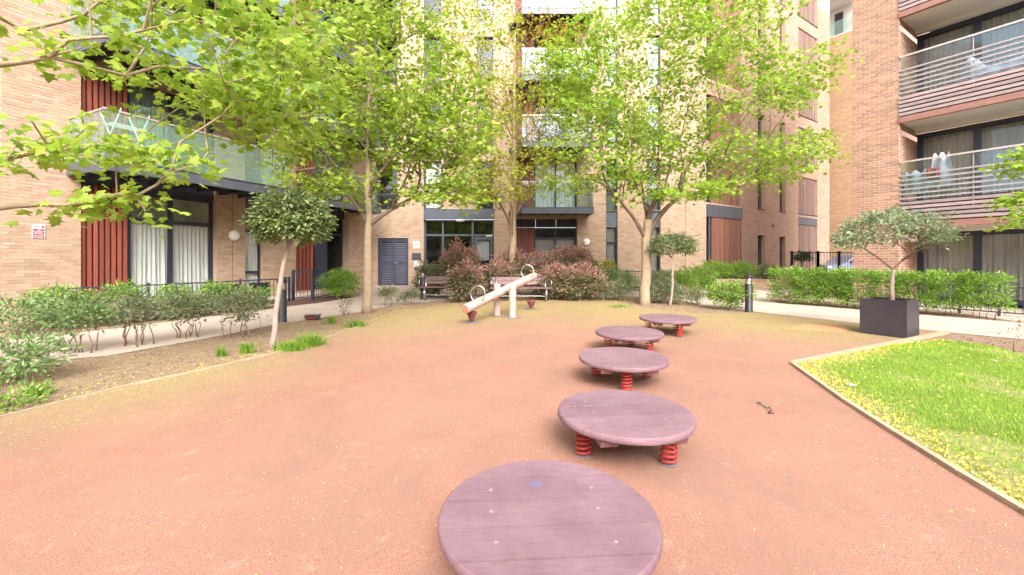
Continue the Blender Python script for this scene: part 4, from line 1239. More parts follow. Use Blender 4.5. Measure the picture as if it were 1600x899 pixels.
# low metal railings
def railing(name, label, pts, H, pitch=.11, m='metal_frame', bar=.008, post=.025, every=2.2, cat='railing', base=None):
    z0 = (lambda y: g(y)) if base is None else (lambda y: base)
    t = thing(name, label, cat, (pts[0][0], pts[0][1], z0(pts[0][1])))
    bars = []
    for (a, b) in zip(pts[:-1], pts[1:]):
        A = Vector((a[0], a[1], 0)); B = Vector((b[0], b[1], 0)); L = (B - A).length; d = (B - A) / L
        F = Frame((A.x, A.y), (d.x, d.y), (d.y, -d.x))
        k = max(1, round(L / every))
        for i in range(k + 1):
            u = L * i / k; p = F(u, 0, 0); gz = z0(p.y)
            mk('post', MB().fbox(F, u - post, u + post, -post, post, gz, gz + H + .04), m, t)
        for h0, h1 in ((H - .035, H), (.08, .11)):
            mb = MB()
            ga, gb_ = z0(A.y), z0(B.y)
            mb.hexa([F(0, -.012, ga + h0), F(L, -.012, gb_ + h0), F(L, .012, gb_ + h0), F(0, .012, ga + h0), F(0, -.012, ga + h1), F(L, -.012, gb_ + h1), F(L, .012, gb_ + h1), F(0, .012, ga + h1)])
            mk('rail', mb, m, t)
        u = pitch
        while u < L - pitch * .5:
            p = F(u, 0, 0); bars.append((p, z0(p.y))); u += pitch
    for (p, gz) in bars[:290]:
        mk('bar', MB().tube([(p.x, p.y, gz + .11), (p.x, p.y, gz + H - .035)], bar, 5, caps=False), m, t)
railing('railing', 'low dark railing around the beds in front of the left wing patio', [(x_, y_ + .55) for x_, y_ in (gp(40, 510), gp(200, 497), gp(355, 483), gp(430, 476))] + [gp(452, 471.5)], .72)
railing('gate_railing', 'dark railing and gate in front of the louvred entrance door on the left', [gp(458, 470), gp(488, 470.5), gp(530, 462)], .92, pitch=.12, post=.035)
railing('railing', 'low dark railing behind the shrubs at the foot of the right hand maple', [(3.0, 17.3), (4.6, 17.1), (6.6, 16.9)], .75)
railing('tall_fence', 'tall dark metal bar fence closing the gap before the parked car', [(11.75, 18.0), (12.85, 18.0), (14.6, 18.0)], 1.50, pitch=.125, bar=.011, post=.04, every=1.1, cat='fence')
railing('railing', 'low dark railing behind the clipped hedge on the right', [(x_ + .55, y_ + .95) for x_, y_ in (gp(1335, 483.5), gp(1440, 491), gp(1530, 499), gp(1600, 505))] + [(12.9, 8.2)], .70, pitch=.12)

# raised bed wall
A = (8.2, 17.45); B = (11.2, 17.2)
t = thing('raised_bed_wall', 'low pale brick wall with brown coping around the raised bed on the right', 'wall', (9.7, 17.3, .39))
FW = Frame(A, (B[0] - A[0], B[1] - A[1]), ((B[1] - A[1]), -(B[0] - A[0])))
LW = math.hypot(B[0] - A[0], B[1] - A[1])
brick_wall('w', FW, 0, LW, .34, .72, [], t, 'brick_buff', 'mortar_buff', singles=lambda u, z: True, n_single=60, rs=51, ubond=.03)
mk('coping', MB().fbox(FW, -.03, LW + .03, -.26, .03, .722, .78), 'coping_stone', t)
mk('end_face', MB().fbox(FW, LW - .0, LW + .012, -.25, -.004, .3, .72), 'brick_surface_buff', t)
mb = MB(); mb.fbox(FW, .0, LW - .01, -2.2, -.27, .3, .70); structure('raised_bed_soil', mb, 'mulch')

# parked car beyond the fence, seen side-on through the gap
cz = .46; cy_ = 25.0; cx_ = 19.9
t = thing('parked_car', 'silver blue car parked beyond the fence in the gap between the buildings', 'car', (cx_, cy_, cz))
FCa = Frame((cx_, cy_), (1, 0), (0, -1))
prof = [(-2.1, .35), (-2.15, .62), (-2.05, .82), (-1.35, .95), (-1.05, .99), (-.45, 1.40), (-.1, 1.47), (.9, 1.48), (1.55, 1.38), (1.95, 1.02), (2.1, .95), (2.15, .5), (2.1, .32)]
low = [(1.75, .3), (1.7, .5), (1.55, .64), (1.35, .68), (1.15, .64), (1.0, .5), (.95, .3), (-.95, .3), (-1.0, .5), (-1.15, .64), (-1.35, .68), (-1.55, .64), (-1.7, .5), (-1.75, .3)]
out = prof + low
mb = MB(); k = len(out)
def wdt(z): return .86 if z < .95 else .86 - (z - .95) * .42
for sg in (1, -1):
    for (u, z) in out: mb.v.append(tuple(FCa(u, sg * wdt(z), cz + z)))
mb.f += [tuple(range(k)), tuple(range(2 * k - 1, k - 1, -1))] + [(i, k + i, k + (i + 1) % k, (i + 1) % k) for i in range(k)]
mk('body', mb, 'car_paint', t)
for (us) in ([(-.93, 1.0), (-.42, 1.34), (-.12, 1.40), (.18, 1.41), (.18, 1.0)], [(.26, 1.0), (.26, 1.41), (.9, 1.41), (1.4, 1.33), (1.68, 1.05), (1.6, 1.0)]):
    mb = MB()
    for off in (.004, .012):
        for (u, z) in us: mb.v.append(tuple(FCa(u, wdt(z) + off, cz + z)))
    m_ = len(us); mb.f += [tuple(range(m_)), tuple(range(2 * m_ - 1, m_ - 1, -1))] + [(i, (i + 1) % m_, m_ + (i + 1) % m_, m_ + i) for i in range(m_)]
    mk('side_window', mb, 'car_glass', t)
for u in (-1.35, 1.35):
    for sg in (1, -1):
        c = FCa(u, sg * .70, cz + .32)
        w = mk('wheel', MB().lathe([(.2, 0), (.31, .01), (.33, .05), (.33, .14), (.31, .18), (.2, .19)], c, 24, axis=FCa.n * sg), 'rubber_black', t, True)
        mk('rim', MB().lathe([(.2, .185), (.19, .20), (.05, .19), (.03, .2)], c, 16, axis=FCa.n * sg), 'steel', w)
mk('mirror', MB().fbox(FCa, -.85, -.68, .88, 1.0, cz + .98, cz + 1.1), 'car_paint', t)
mk('door_handle', MB().fbox(FCa, -.05, .13, .863, .88, cz + .86, cz + .89), 'steel', t)
mk('headlight', MB().fbox(FCa, -2.13, -1.9, .6, .875, cz + .68, cz + .8), 'white_plastic', t)
mk('tail_light', MB().fbox(FCa, 1.95, 2.14, .6, .875, cz + .72, cz + .9), 'sign_red', t)

# things on the balconies and behind the railing
def cloth(F, u, nn, z, w, h, m, name, label, cat, seed, group=None, peak=False):
    rg = random.Random(seed); mb = MB(); K = 10
    for j in range(K + 1):
        for i in range(K + 1):
            uu = (i / K - .5) * w * (1 - (.5 * j / K if peak else .1 * j / K)); zz = h * j / K * (1 + .08 * math.sin(i * 1.3 + seed))
            mb.v.append(tuple(F(u + uu, nn + .04 * math.sin(i * 1.1 + seed) + .02 * math.sin(j * 2 + i), z + zz)))
    for j in range(K):
        for i in range(K):
            a = j * (K + 1) + i; mb.f.append((a, a + 1, a + K + 2, a + K + 1))
    o = mk(name, mb, m, None, True); tag(o, label, cat, group)
zf = 2.62 + .12
cloth(FR, -.34, -.10, 3.40, .5, .62, 'cloth_white', 'hanging_cloth', 'white cloth drooping at the left end of the lower right balcony', 'cloth', 1)
cloth(FR, -.85, -.12, 3.55, .6, .85, 'cloth_white', 'hanging_cloth', 'white pointed cloth beside the red one on the lower right balcony', 'cloth', 2, peak=True)
cloth(FR, -.70, -.07, 3.78, .32, .28, 'cloth_red', 'hanging_cloth', 'small red cloth among white ones on the lower right balcony', 'cloth', 5)
# covered furniture on the upper balcony: one draped sheet over a low heap
mb = MB(); K = 40; Jn = 10
def hp(s_): return .75 + .12 * math.sin(s_ * 7) + .1 * math.sin(s_ * 17 + 1) + (.35 * math.exp(-((s_ - .1) / .07) ** 2))
for j in range(Jn + 1):
    for i in range(K + 1):
        s_ = i / K; u = -1.0 - 3.4 * s_; f = j / Jn
        z = 5.72 + hp(s_) * min(1, f * 1.6) * min(1, s_ * 8 + .3) + .02 * math.sin(i * 2.2 + j)
        mb.v.append(tuple(FR(u, -.22 - .75 * max(0, f - .55) / .45 * 1 + .03 * math.sin(i * 1.7), z)))
for j in range(Jn):
    for i in range(K):
        a = j * (K + 1) + i; mb.f.append((a, a + 1, a + K + 2, a + K + 1))
tag(mk('draped_sheet', mb, 'cloth_white', None, True), 'crumpled white sheet draped along the upper right balcony', 'sheet')
# folding clothes dryer on left wing balcony
t = thing('clothes_airer', 'white folding clothes airer on the left wing balcony behind the branches', 'clothes airer', FL(ul(165), .9, 3.78))
ua = ul(165)
for s_ in (-.28, .28):
    for q in (-.35, .35):
        mk('leg', MB().tube([FL(ua + s_ + q * .25, .9 - q, 3.78), FL(ua + s_ - q * .25, .9 + q * .8, 5.05)], .014, 6), 'chair_white', t)
for i in range(5):
    mk('rail', MB().tube([FL(ua - .35, .75 + i * .09, 4.7), FL(ua + .35, .75 + i * .09, 4.7)], .009, 5), 'chair_white', t)
for i, (px, py) in enumerate(((318, 485), (343, 482.5), (392, 477.5))):
    x, y = gp(px, py); gz = g(y)
    t = thing('patio_planter', ['black rectangular planter box behind the low railing, leftmost of three', 'black planter box behind the railing under the brick pier lamp', 'black planter box behind the railing below the narrow left window'][i], 'planter', (x, y + .4, gz), 'black planter boxes behind the left railing')
    mk('box', MB().box(x - .22, x + .22, y + .3, y + .55, gz + .32, gz + .62), 'metal_black', t)
    mk('stand', MB().box(x - .18, x + .18, y + .33, y + .52, gz, gz + .319), 'metal_dark', t)

# stones, twig
def stone(x, y, r, label, seed, m='stone', fl=.5):
    rg = random.Random(seed); mb = MB().lathe([(r * .7, -.01), (r, r * .2), (r * .9, r * .5), (r * .5, r * .75), (r * .1, r * .8)], (0, 0, 0), 9)
    mb.v = [(x + a * (1 + rg.uniform(-.2, .2)) * 1.4, y + b * (1 + rg.uniform(-.2, .2)), g(y) + .02 + c * fl * (1 + rg.uniform(-.2, .2))) for a, b, c in mb.v]
    tag(mk('stone', mb, m, None, True), label, 'stone')
stone(*gp(1329, 605), .045, 'grey brown stone on the yellow strewn edge of the lawn', 1)
stone(*gp(1467, 614), .035, 'flat pinkish piece of brick lying in the lawn grass', 2, 'copper_trim', .35)
stone(*gp(1552, 566), .03, 'small pale stone at the far side of the lawn', 3)
tw = thing('fallen_twig', 'dark curled twig with green leaf scraps lying on the red surface', 'twig', (*gp(1195, 640), g(4) + .01))
pts = [gp(1183, 632), gp(1188, 636), gp(1192, 636), gp(1197, 641), gp(1203, 641), gp(1206, 645), gp(1200, 649), gp(1210, 651)]
mk('stem', MB().tube([(x, y, g(y) + .022 + .008 * math.sin(i * 2)) for i, (x, y) in enumerate(pts)], .004, 6), 'twig_dark', tw)
for i, (px, py) in enumerate(((1187, 634), (1199, 644), (1203, 648), (1194, 638))):
    x, y = gp(px, py)
    mk('leaf', MB().add([(x - .02, y, g(y) + .022), (x, y - .012, g(y) + .035), (x + .022, y, g(y) + .024), (x, y + .014, g(y) + .03)], [(0, 1, 2), (0, 2, 3)]), 'leaf_shrub_dull' if i % 2 else 'twig_dark', tw)

# ================================================================== PLANTS
rng = np.random.default_rng(11)
def template_maple():
    o = [(0, 0), (-.06, .30), (.10, .50), (.24, .34), (.50, .68), (.58, .24), (.80, .22), (1.0, 0)]
    full = o + [(x, -y) for x, y in reversed(o[1:-1])]
    vs = [(.28, 0, .0)] + [(x, y, -.16 * (x - .3) ** 2 - .22 * y * y) for x, y in full]
    k = len(full)
    return np.array(vs), np.array([(0, 1 + i, 1 + (i + 1) % k) for i in range(k)])
def template_maple_small():
    o = [(0, 0), (.05, .45), (.28, .26), (.55, .58), (.62, .16), (1.0, 0)]
    full = o + [(x, -y) for x, y in reversed(o[1:-1])]
    vs = [(.28, 0, 0.02)] + [(x, y, -.2 * (x - .3) ** 2 - .2 * y * y) for x, y in full]
    k = len(full)
    return np.array(vs), np.array([(0, 1 + i, 1 + (i + 1) % k) for i in range(k)])
def template_oval():
    vs = [(0, 0, 0), (.35, .21, .05), (.75, .15, .03), (1, 0, -.06), (.75, -.15, .03), (.35, -.21, .05), (.45, 0, -.02)]
    return np.array(vs), np.array([(6, 0, 5), (6, 5, 4), (6, 4, 3), (6, 3, 2), (6, 2, 1), (6, 1, 0)])
def template_diamond():
    vs = [(0, 0, 0), (.5, .24, .06), (1, 0, -.05), (.5, -.24, .06)]
    return np.array(vs), np.array([(0, 2, 1), (0, 3, 2)])
TM, TS, TO, TD = template_maple(), template_maple_small(), template_oval(), template_diamond()

def norm(a): return a / np.maximum(1e-9, np.linalg.norm(a, axis=1, keepdims=True))
def leaf_frames(pos, fwd, up):
    fwd = norm(fwd); side = norm(np.cross(up, fwd)); up = np.cross(fwd, side)
    return fwd, side, up
def leaves_mesh(name, tpl, pos, fwd, up, size, m, parent=None, kind='stuff'):
    T, Fc = tpl
    f, s, u = leaf_frames(pos, fwd, up)
    n_ = len(pos); k = len(T)
    vs = pos[:, None, :] + size[:, None, None] * (T[None, :, 0, None] * f[:, None] + T[None, :, 1, None] * s[:, None] + T[None, :, 2, None] * u[:, None])
    fs = (np.arange(n_)[:, None, None] * k + Fc[None]).reshape(-1, 3)
    loc = wl(parent) if parent is not None else Vector(pos.mean(0))
    return np_mesh(name, vs.reshape(-1, 3), fs, m, parent, tuple(loc), kind)
def leaf_objects(tpl, pos, fwd, up, size, m, parent, name='leaf'):
    T, Fc = tpl
    me = bpy.data.meshes.new(name); me.from_pydata(T.tolist(), [], Fc.tolist()); me.materials.append(M[m])
    f, s, u = leaf_frames(pos, fwd, up)
    base = wl(parent)
    for i in range(len(pos)):
        o = bpy.data.objects.new(name, me); COL.objects.link(o); o.parent = parent
        mt = Matrix([[f[i][0], s[i][0], u[i][0]], [f[i][1], s[i][1], u[i][1]], [f[i][2], s[i][2], u[i][2]]])
        o.location = Vector(pos[i]) - base
        o.rotation_euler = mt.to_euler(); o.scale = (size[i],) * 3

def grow(trunk, tr, targets, rg, step=.22, bf=.35, rise=.45, tip=.004, power=2.15, wob=.05, from_i=0, jit=.02, tcost=.7):
    """branches from a trunk polyline to every target; returns positions, parents, radii"""
    P = [np.array(p, float) for p in trunk]; par = [-1] + list(range(len(trunk) - 1)); plen = [0.0]
    for i in range(1, len(P)): plen.append(plen[-1] + np.linalg.norm(P[i] - P[i - 1]) * tcost)
    nt = len(P)
    A = np.array(P); ok0 = np.arange(nt) >= from_i
    fork = P[from_i]
    order = sorted(range(len(targets)), key=lambda i: np.linalg.norm(targets[i] - fork))
    PL = np.array(plen); OK = ok0.copy()
    ends = []
    for i in order:
        t = targets[i]
        d = t - A; dist = np.linalg.norm(d, axis=1); hz = np.linalg.norm(d[:, :2], axis=1)
        cost = dist + bf * PL + .8 * np.maximum(0, rise * hz - d[:, 2]) + np.where(OK, 0, 1e6)
        j = int(np.argmin(cost)); a = A[j]; L = dist[j]
        k = max(1, int(L / step))
        ctrl = (a + t) / 2 + np.array([0, 0, .10 * L * rise]) * 1.0
        if j < nt: ctrl = a * .55 + t * .45 + np.array([0, 0, .12 * L])
        newp = []
        w = rg.normal(0, wob, 3) * L
        for q in range(1, k + 1):
            f = q / k
            p = (1 - f) ** 2 * a + 2 * f * (1 - f) * (ctrl + w) + f * f * t
            if q < k: p = p + rg.normal(0, jit, 3) * step
            newp.append(p)
        last = j
        for p in newp:
            P.append(p); par.append(last)
            plen.append(plen[last] + np.linalg.norm(p - P[last])); last = len(P) - 1
        A = np.array(P); PL = np.array(plen); OK = np.concatenate([OK, np.ones(len(P) - len(OK), bool)])
        ends.append((i, last))
    n_ = len(P); acc = np.zeros(n_)
    kids = [[] for _ in range(n_)]
    for i in range(1, n_): kids[par[i]].append(i)
    rad = np.zeros(n_)
    for i in range(n_ - 1, -1, -1):
        pass
    order2 = list(range(n_)); order2.sort(key=lambda i: -i)
    for i in order2:
        s_ = acc[i]
        r = (tip ** power + s_) ** (1 / power) if not kids[i] else max(tip, s_ ** (1 / power))
        rad[i] = r
        if par[i] >= 0: acc[par[i]] += r ** power
    for i in range(nt): rad[i] = max(min(rad[i], tr[i]), tr[i] * .97)
    for i in range(nt, n_):
        rad[i] = min(rad[i], rad[par[i]] * .9)
    return P, par, rad, kids, nt, dict(ends)

def limb_mesh(P, par, rad, kids, nt, lo=0.0, sides=6):
    """chains of the skeleton as tapered tubes; returns (trunk MB, limbs MB)"""
    tk, lb = MB(), MB()
    tk.tube([P[i] for i in range(nt)], [rad[i] for i in range(nt)], 14)
    seen = set(range(nt))
    starts = []
    for i in range(nt):
        for c in kids[i]:
            if c >= nt: starts.append((i, c))
    while starts:
        p, c = starts.pop()
        ch = [p, c]; r = [min(rad[p], rad[c] * 1.25), rad[c]]
        while kids[ch[-1]]:
            ks = sorted(kids[ch[-1]], key=lambda q: -rad[q])
            for q in ks[1:]: starts.append((ch[-1], q))
            ch.append(ks[0]); r.append(rad[ks[0]])
        rt = min(rad); r = [max(.0016, v_ * (1 - .72 * math.exp(-(v_ - rt) / (rt * .8)))) for v_ in r]
        sd = sides if r[1] > .012 else (5 if r[1] > .006 else 3)
        lb.tube([P[i] for i in ch], [max(x, .0012) for x in r], sd, caps=False)
    return tk, lb

def ellipsoid_pts(n_, specs, rg, shell=.55):
    """specs: (centre, radii, weight)"""
    w = np.array([s[2] for s in specs], float); w /= w.sum()
    out = []
    while len(out) < n_:
        s = specs[rg.choice(len(specs), p=w)]
        d = rg.normal(size=3); d /= np.linalg.norm(d)
        r = (shell + (1 - shell) * rg.random()) if rg.random() < .7 else rg.random() ** .33
        out.append(np.array(s[0]) + d * r * np.array(s[1]))
    return np.array(out)

def spray(targets, dirs, per, R, flat_, size, rg, droop=.25, tilt=.35, outw=None):
    """leaves laid in layered sprays around each target"""
    n_ = len(targets) * per
    c = np.repeat(targets, per, axis=0); dd = np.repeat(dirs, per, axis=0)
    off = rg.normal(size=(n_, 3)) * np.array([1, 1, flat_]) * R * .55
    off += dd * rg.uniform(-.7, .5, (n_, 1)) * R
    r2 = np.linalg.norm(off[:, :2], axis=1)
    off[:, 2] -= droop * r2
    pos = c + off
    fwd = off * np.array([1, 1, .3]) + rg.normal(size=(n_, 3)) * R * .5
    fwd[:, 2] -= .22 * np.linalg.norm(fwd[:, :2], axis=1)
    if outw is not None:
        o_ = norm(c - outw); fwd = norm(fwd) * .8 + o_ * .75 * rg.random((n_, 1))
    up = np.array([0, 0, 1.0]) + rg.normal(size=(n_, 3)) * tilt
    sz = size * rg.uniform(.6, 1.15, n_)
    return pos, fwd, up, sz

def tree(name, label, group, base, trunk, tr, from_i, specs, ntar, per, R, size, tpl, leafm, seed, barkm='bark_maple', limbm='bark_limb', rise=.45, flat_=.28, tip=.004, tilt=.35,
         single=0, extra=None, cat='tree', targets=None, leafname='crown', wob=.05, droop=.25, shell=.5, clip=None):
    rg = np.random.default_rng(seed)
    t = thing(name, label, cat, base, group)
    tg = ellipsoid_pts(ntar, specs, rg, shell) if targets is None else targets
    P, par, rad, kids, nt, ends = grow(trunk, tr, tg, rg, rise=rise, tip=tip, wob=wob, from_i=from_i)
    tk, lb = limb_mesh(P, par, rad, kids, nt, sides=7)
    mk('trunk', tk, barkm, t, True); mk('limbs', lb, limbm, t, True)
    order = sorted(ends); T_ = tg[order]
    D = np.array([P[ends[i]] - P[par[ends[i]]] for i in order]); D = norm(D)
    pos, fwd, up, sz = spray(T_, D, per, R, flat_, size, rg, droop, tilt, T_.mean(0) if targets is not None else None)
    if clip is not None:
        ok = clip(pos); pos, fwd, up, sz = pos[ok], fwd[ok], up[ok], sz[ok]
    if single:
        d = np.linalg.norm(pos - np.array([0, 0, CAM_Z]), axis=1) / sz
        k = pos[:, 0] / pos[:, 1] * F_PX + 800; yy = 409 - (pos[:, 2] - CAM_Z) / pos[:, 1] * F_PX
        vis = (k > 5) & (k < 1595) & (yy > 5) & (pos[:, 1] > .5)
        d = np.where(vis, d, 1e9); o_ = np.argsort(d)
        a, b = o_[:single], o_[single:]
        leaf_objects(tpl, pos[a], fwd[a], up[a], sz[a], leafm, t)
        pos, fwd, up, sz = pos[b], fwd[b], up[b], sz[b]
    if extra:
        m2, frac, fn = extra
        pick = fn(pos, rg)
        leaves_mesh('flowers', TD, pos[pick], fwd[pick], up[pick], sz[pick] * frac, m2, t)
        pos, fwd, up, sz = pos[~pick], fwd[~pick], up[~pick], sz[~pick]
    leaves_mesh(leafname, tpl, pos, fwd, up, sz, leafm, t)
    return t

def tpath(x, y, z0, z1, n_, lean=(0, 0), wob=.02, seed=0):
    rg = random.Random(seed)
    return [(x + lean[0] * i / n_ + rg.uniform(-wob, wob) * (i > 0), y + lean[1] * i / n_ + rg.uniform(-wob, wob) * (i > 0), z0 + (z1 - z0) * i / n_) for i in range(n_ + 1)]
def taper(r0, r1, n_, flare=1.25): return [r0 * flare] + [r0 + (r1 - r0) * i / n_ for i in range(1, n_ + 1)]

# --- maple at left centre
x, y = gp(574, 489)
tree('maple_tree', 'tall maple with straight bare trunk in the soil left of the seesaw', 'maple trees', (x, y, g(y)),
     tpath(x, y, g(y) - .1, 6.6, 20, (.05, 0), .018, 2), taper(.118, .03, 20), 7,
     [(at(600, 120, 10.7), (2.7, 2.2, 2.7), 5), (at(470, 150, 10.3), (1.6, 1.4, 1.9), 2), (at(690, 190, 10.6), (1.5, 1.5, 1.5), 2), (at(510, 290, 10.4), (1.5, 1.3, .35), .8), (at(700, 300, 10.5), (1.3, 1.2, .45), .7), (at(600, -60, 10.6), (2.4, 2, 1.6), 2)],
     460, 38, .40, .122, TS, 'leaf_maple', 101, rise=1.05, tip=.0100, flat_=.16)
# --- maple at centre, behind the bench
x, y = 0.0, 15.0
tree('maple_tree', 'slender yellow green maple rising from the photinia behind the benches', 'maple trees', (x, y, g(y)),
     tpath(x, y, g(y) - .1, 9.5, 24, (.1, 0), .02, 3), taper(.145, .03, 24), 5,
     [(at(800, 60, 15), (2.4, 2.0, 3.6), 4), (at(800, 230, 15), (2.0, 1.8, 2.2), 2.5), (at(870, 130, 15), (1.3, 1.3, 2.4), 1.5), (at(740, 270, 15), (1.2, 1.2, 1.0), .8)],
     380, 30, .34, .115, TS, 'leaf_maple_gold', 102, rise=1.8, tip=.0075,
     extra=('flower_gold', .75, lambda p, rg: (p[:, 0] > .35) & (p[:, 2] > 5.0) & (rg.random(len(p)) < .85)))
# --- maple at right centre
x, y = gp(1007, 476)
tree('maple_tree', 'broad bright green maple with many fanning limbs behind the far platforms', 'maple trees', (x, y, g(y)),
     tpath(x, y, g(y) - .1, 2.7, 9, (.08, 0), .02, 4), taper(.155, .12, 9), 7,
     [(at(1060, 130, 12.3), (3.4, 2.4, 2.9), 5), (at(930, 230, 12.2), (1.9, 1.6, 1.7), 2.2), (at(1200, 250, 12.0), (1.9, 1.5, .75), 1.5), (at(1090, 20, 12.2), (2.7, 2, 2.3), 2), (at(1240, 110, 12.1), (1.3, 1.2, 1.0), .8), (at(905, 110, 12.2), (1.3, 1.3, 1.6), 1.0), (at(1080, 290, 11.6), (1.3, 1.1, .35), .7)],
     500, 46, .42, .118, TS, 'leaf_maple_right', 103, rise=1.15, tip=.011, flat_=.15)
# --- near maple, trunk outside the frame at left
def clip_near(p):
    return p[:, 1] > 2.2
tx, ty = -6.3, 4.3
tree('maple_tree', 'nearest maple reaching in from the left edge with large leaves and bare limbs', 'maple trees', (tx, ty, g(ty)),
     tpath(tx, ty, g(ty) - .1, 5.6, 16, (.3, .2), .02, 5), taper(.16, .05, 16), 5,
     [(at(330, 70, 5.9), (1.9, 1.3, 1.15), 5), (at(440, 30, 6.6), (1.3, 1.2, 1.4), 2.4), (at(260, 240, 5.4), (.75, .6, .30), 1.0), (at(140, 215, 4.8), (.7, .5, .30), .6), (at(60, 40, 4.9), (.8, .6, .4), .35),
      (at(420, 170, 6.2), (.9, .8, .55), 1.3), (at(180, 318, 5.0), (.45, .4, .14), .35), (at(250, -60, 5.4), (1.8, 1.4, .8), .9), (at(25, 240, 4.4), (.4, .35, .25), .3)],
     230, 17, .30, .115, TM, 'leaf_maple_near', 104, rise=.12, tip=.008, barkm='bark_maple', limbm='bark_maple', single=290, tilt=.42, clip=clip_near, wob=.07)
# --- tree out of frame at right
tree('maple_tree', 'leafy branch tips of a maple reaching in at the right edge below the balcony', 'maple trees', (9.6, 5.6, g(5.6)),
     tpath(9.6, 5.6, g(5.6) - .1, 4.6, 12, (.1, 0), .02, 6), taper(.12, .04, 12), 5,
     [(at(1592, 255, 6.4), (.30, .3, .22), 1.3), (at(1583, 310, 6.3), (.22, .25, .12), .9), (at(1605, 340, 6.0), (.18, .25, .12), .6), ((9.5, 5.4, 4.4), (1.5, 1.4, 1.1), 3)],
     60, 16, .15, .078, TM, 'leaf_maple_right', 105, rise=.4, single=60)

# --- clipped and potted small trees
def ball_crown(c, r, n_, rg, shell=.72, under=-.75):
    d = norm(rg.normal(size=(n_ * 2, 3))); d = d[d[:, 2] > under][:n_]
    rr = shell + (1 - shell) * rg.random((len(d), 1)) ** .6
    bump_ = 1 + .08 * np.sin(d[:, :1] * 7 + 1) * np.cos(d[:, 1:2] * 6) + .07 * np.sin(d[:, 2:] * 9 + 2)
    return np.array(c) + d * rr * np.array(r) * bump_
x, y = gp(424, 546)
rgt = np.random.default_rng(5)
c = at(455, 346, 6.75)
tree('topiary_tree', 'round headed bay tree on a slender leaning stem beside the left bollard', 'small standard trees', (x, y, g(y)),
     [(x + (c.x - x) * f + (-.03 if .3 < f < .8 else 0), y + (c.y - y) * f, g(y) - .05 + (c.z - g(y) - .05) * f) for f in np.linspace(0, 1, 11)], taper(.046, .028, 10, 1.25), 8,
     None, 0, 24, .075, .080, TO, 'leaf_bay', 106, barkm='bark_pale', limbm='bark_pale', targets=ball_crown(c, (.545, .53, .44), 430, rgt, .62, -.62), flat_=.9, tilt=1.1, tip=.0025, rise=.2, cat='tree', leafname='crown', droop=.1)
x, y = gp(1046, 479)
c = at(1050, 388, 12.0)
rgt = np.random.default_rng(6)
tree('topiary_tree', 'small flat headed standard tree in front of the narrow centre window', 'small standard trees', (x, y, g(y)),
     [(x + (c.x - x) * f + .03 * math.sin(f * 5), y, g(y) - .05 + (c.z - g(y) - .1) * f) for f in np.linspace(0, 1, 11)], taper(.036, .022, 10, 1.1), 8,
     None, 0, 18, .12, .085, TO, 'leaf_olive', 107, barkm='bark_pale', limbm='bark_shrub', targets=ball_crown(c + Vector((0, 0, .05)), (.62, .55, .36), 190, rgt, .5, -.5), flat_=.7, tilt=1.0, tip=.003, rise=.3, droop=.1)
x, y = 12.35, 18.4
c = at(1253, 403, 18.4)
c = Vector((12.45, 18.4, 1.72))
rgt = np.random.default_rng(8)
tree('topiary_tree', 'tiny ball headed tree against the bar fence at far right', 'small standard trees', (12.45, y, .41),
     [(12.45, y, .35 + (c.z - .35) * f) for f in np.linspace(0, 1, 6)], taper(.03, .02, 5, 1.1), 4,
     None, 0, 16, .1, .09, TO, 'leaf_bay', 108, barkm='bark_pale', limbm='bark_shrub', targets=ball_crown(c, (.32, .32, .2), 60, rgt, .5), flat_=.7, tilt=1.0, tip=.003, rise=.3, droop=.1)
pc = PLC
c = Vector((6.9, 7.78, 1.97)); rgt = np.random.default_rng(9)
d = ball_crown(c, (.88, .80, .50), 260, rgt, .62, -.15)
d[:, 2] += .09 * np.sin(d[:, 0] * 6.0) * np.cos(d[:, 1] * 5.0) + .10 * (1 - ((d[:, 0] - c.x) / 1.0) ** 2) - .12
tree('potted_tree', 'spreading grey green tree growing in the charcoal planter', 'small standard trees', (6.86, 7.74, pz + Hh - .06),
     [(6.87, 7.75, pz + Hh - .1), (6.865, 7.75, pz + Hh + .12), (6.86, 7.75, pz + Hh + .25), (6.87, 7.75, pz + Hh + .36), (6.88, 7.755, pz + Hh + .46), (6.9, 7.76, pz + Hh + .55)], [.042, .038, .036, .036, .03, .02], 2,
     None, 0, 13, .095, .078, TO, 'leaf_potted', 109, barkm='bark_pale', limbm='bark_shrub', targets=d, flat_=.6, tilt=.9, tip=.0028, rise=.35, droop=.12, wob=.06)

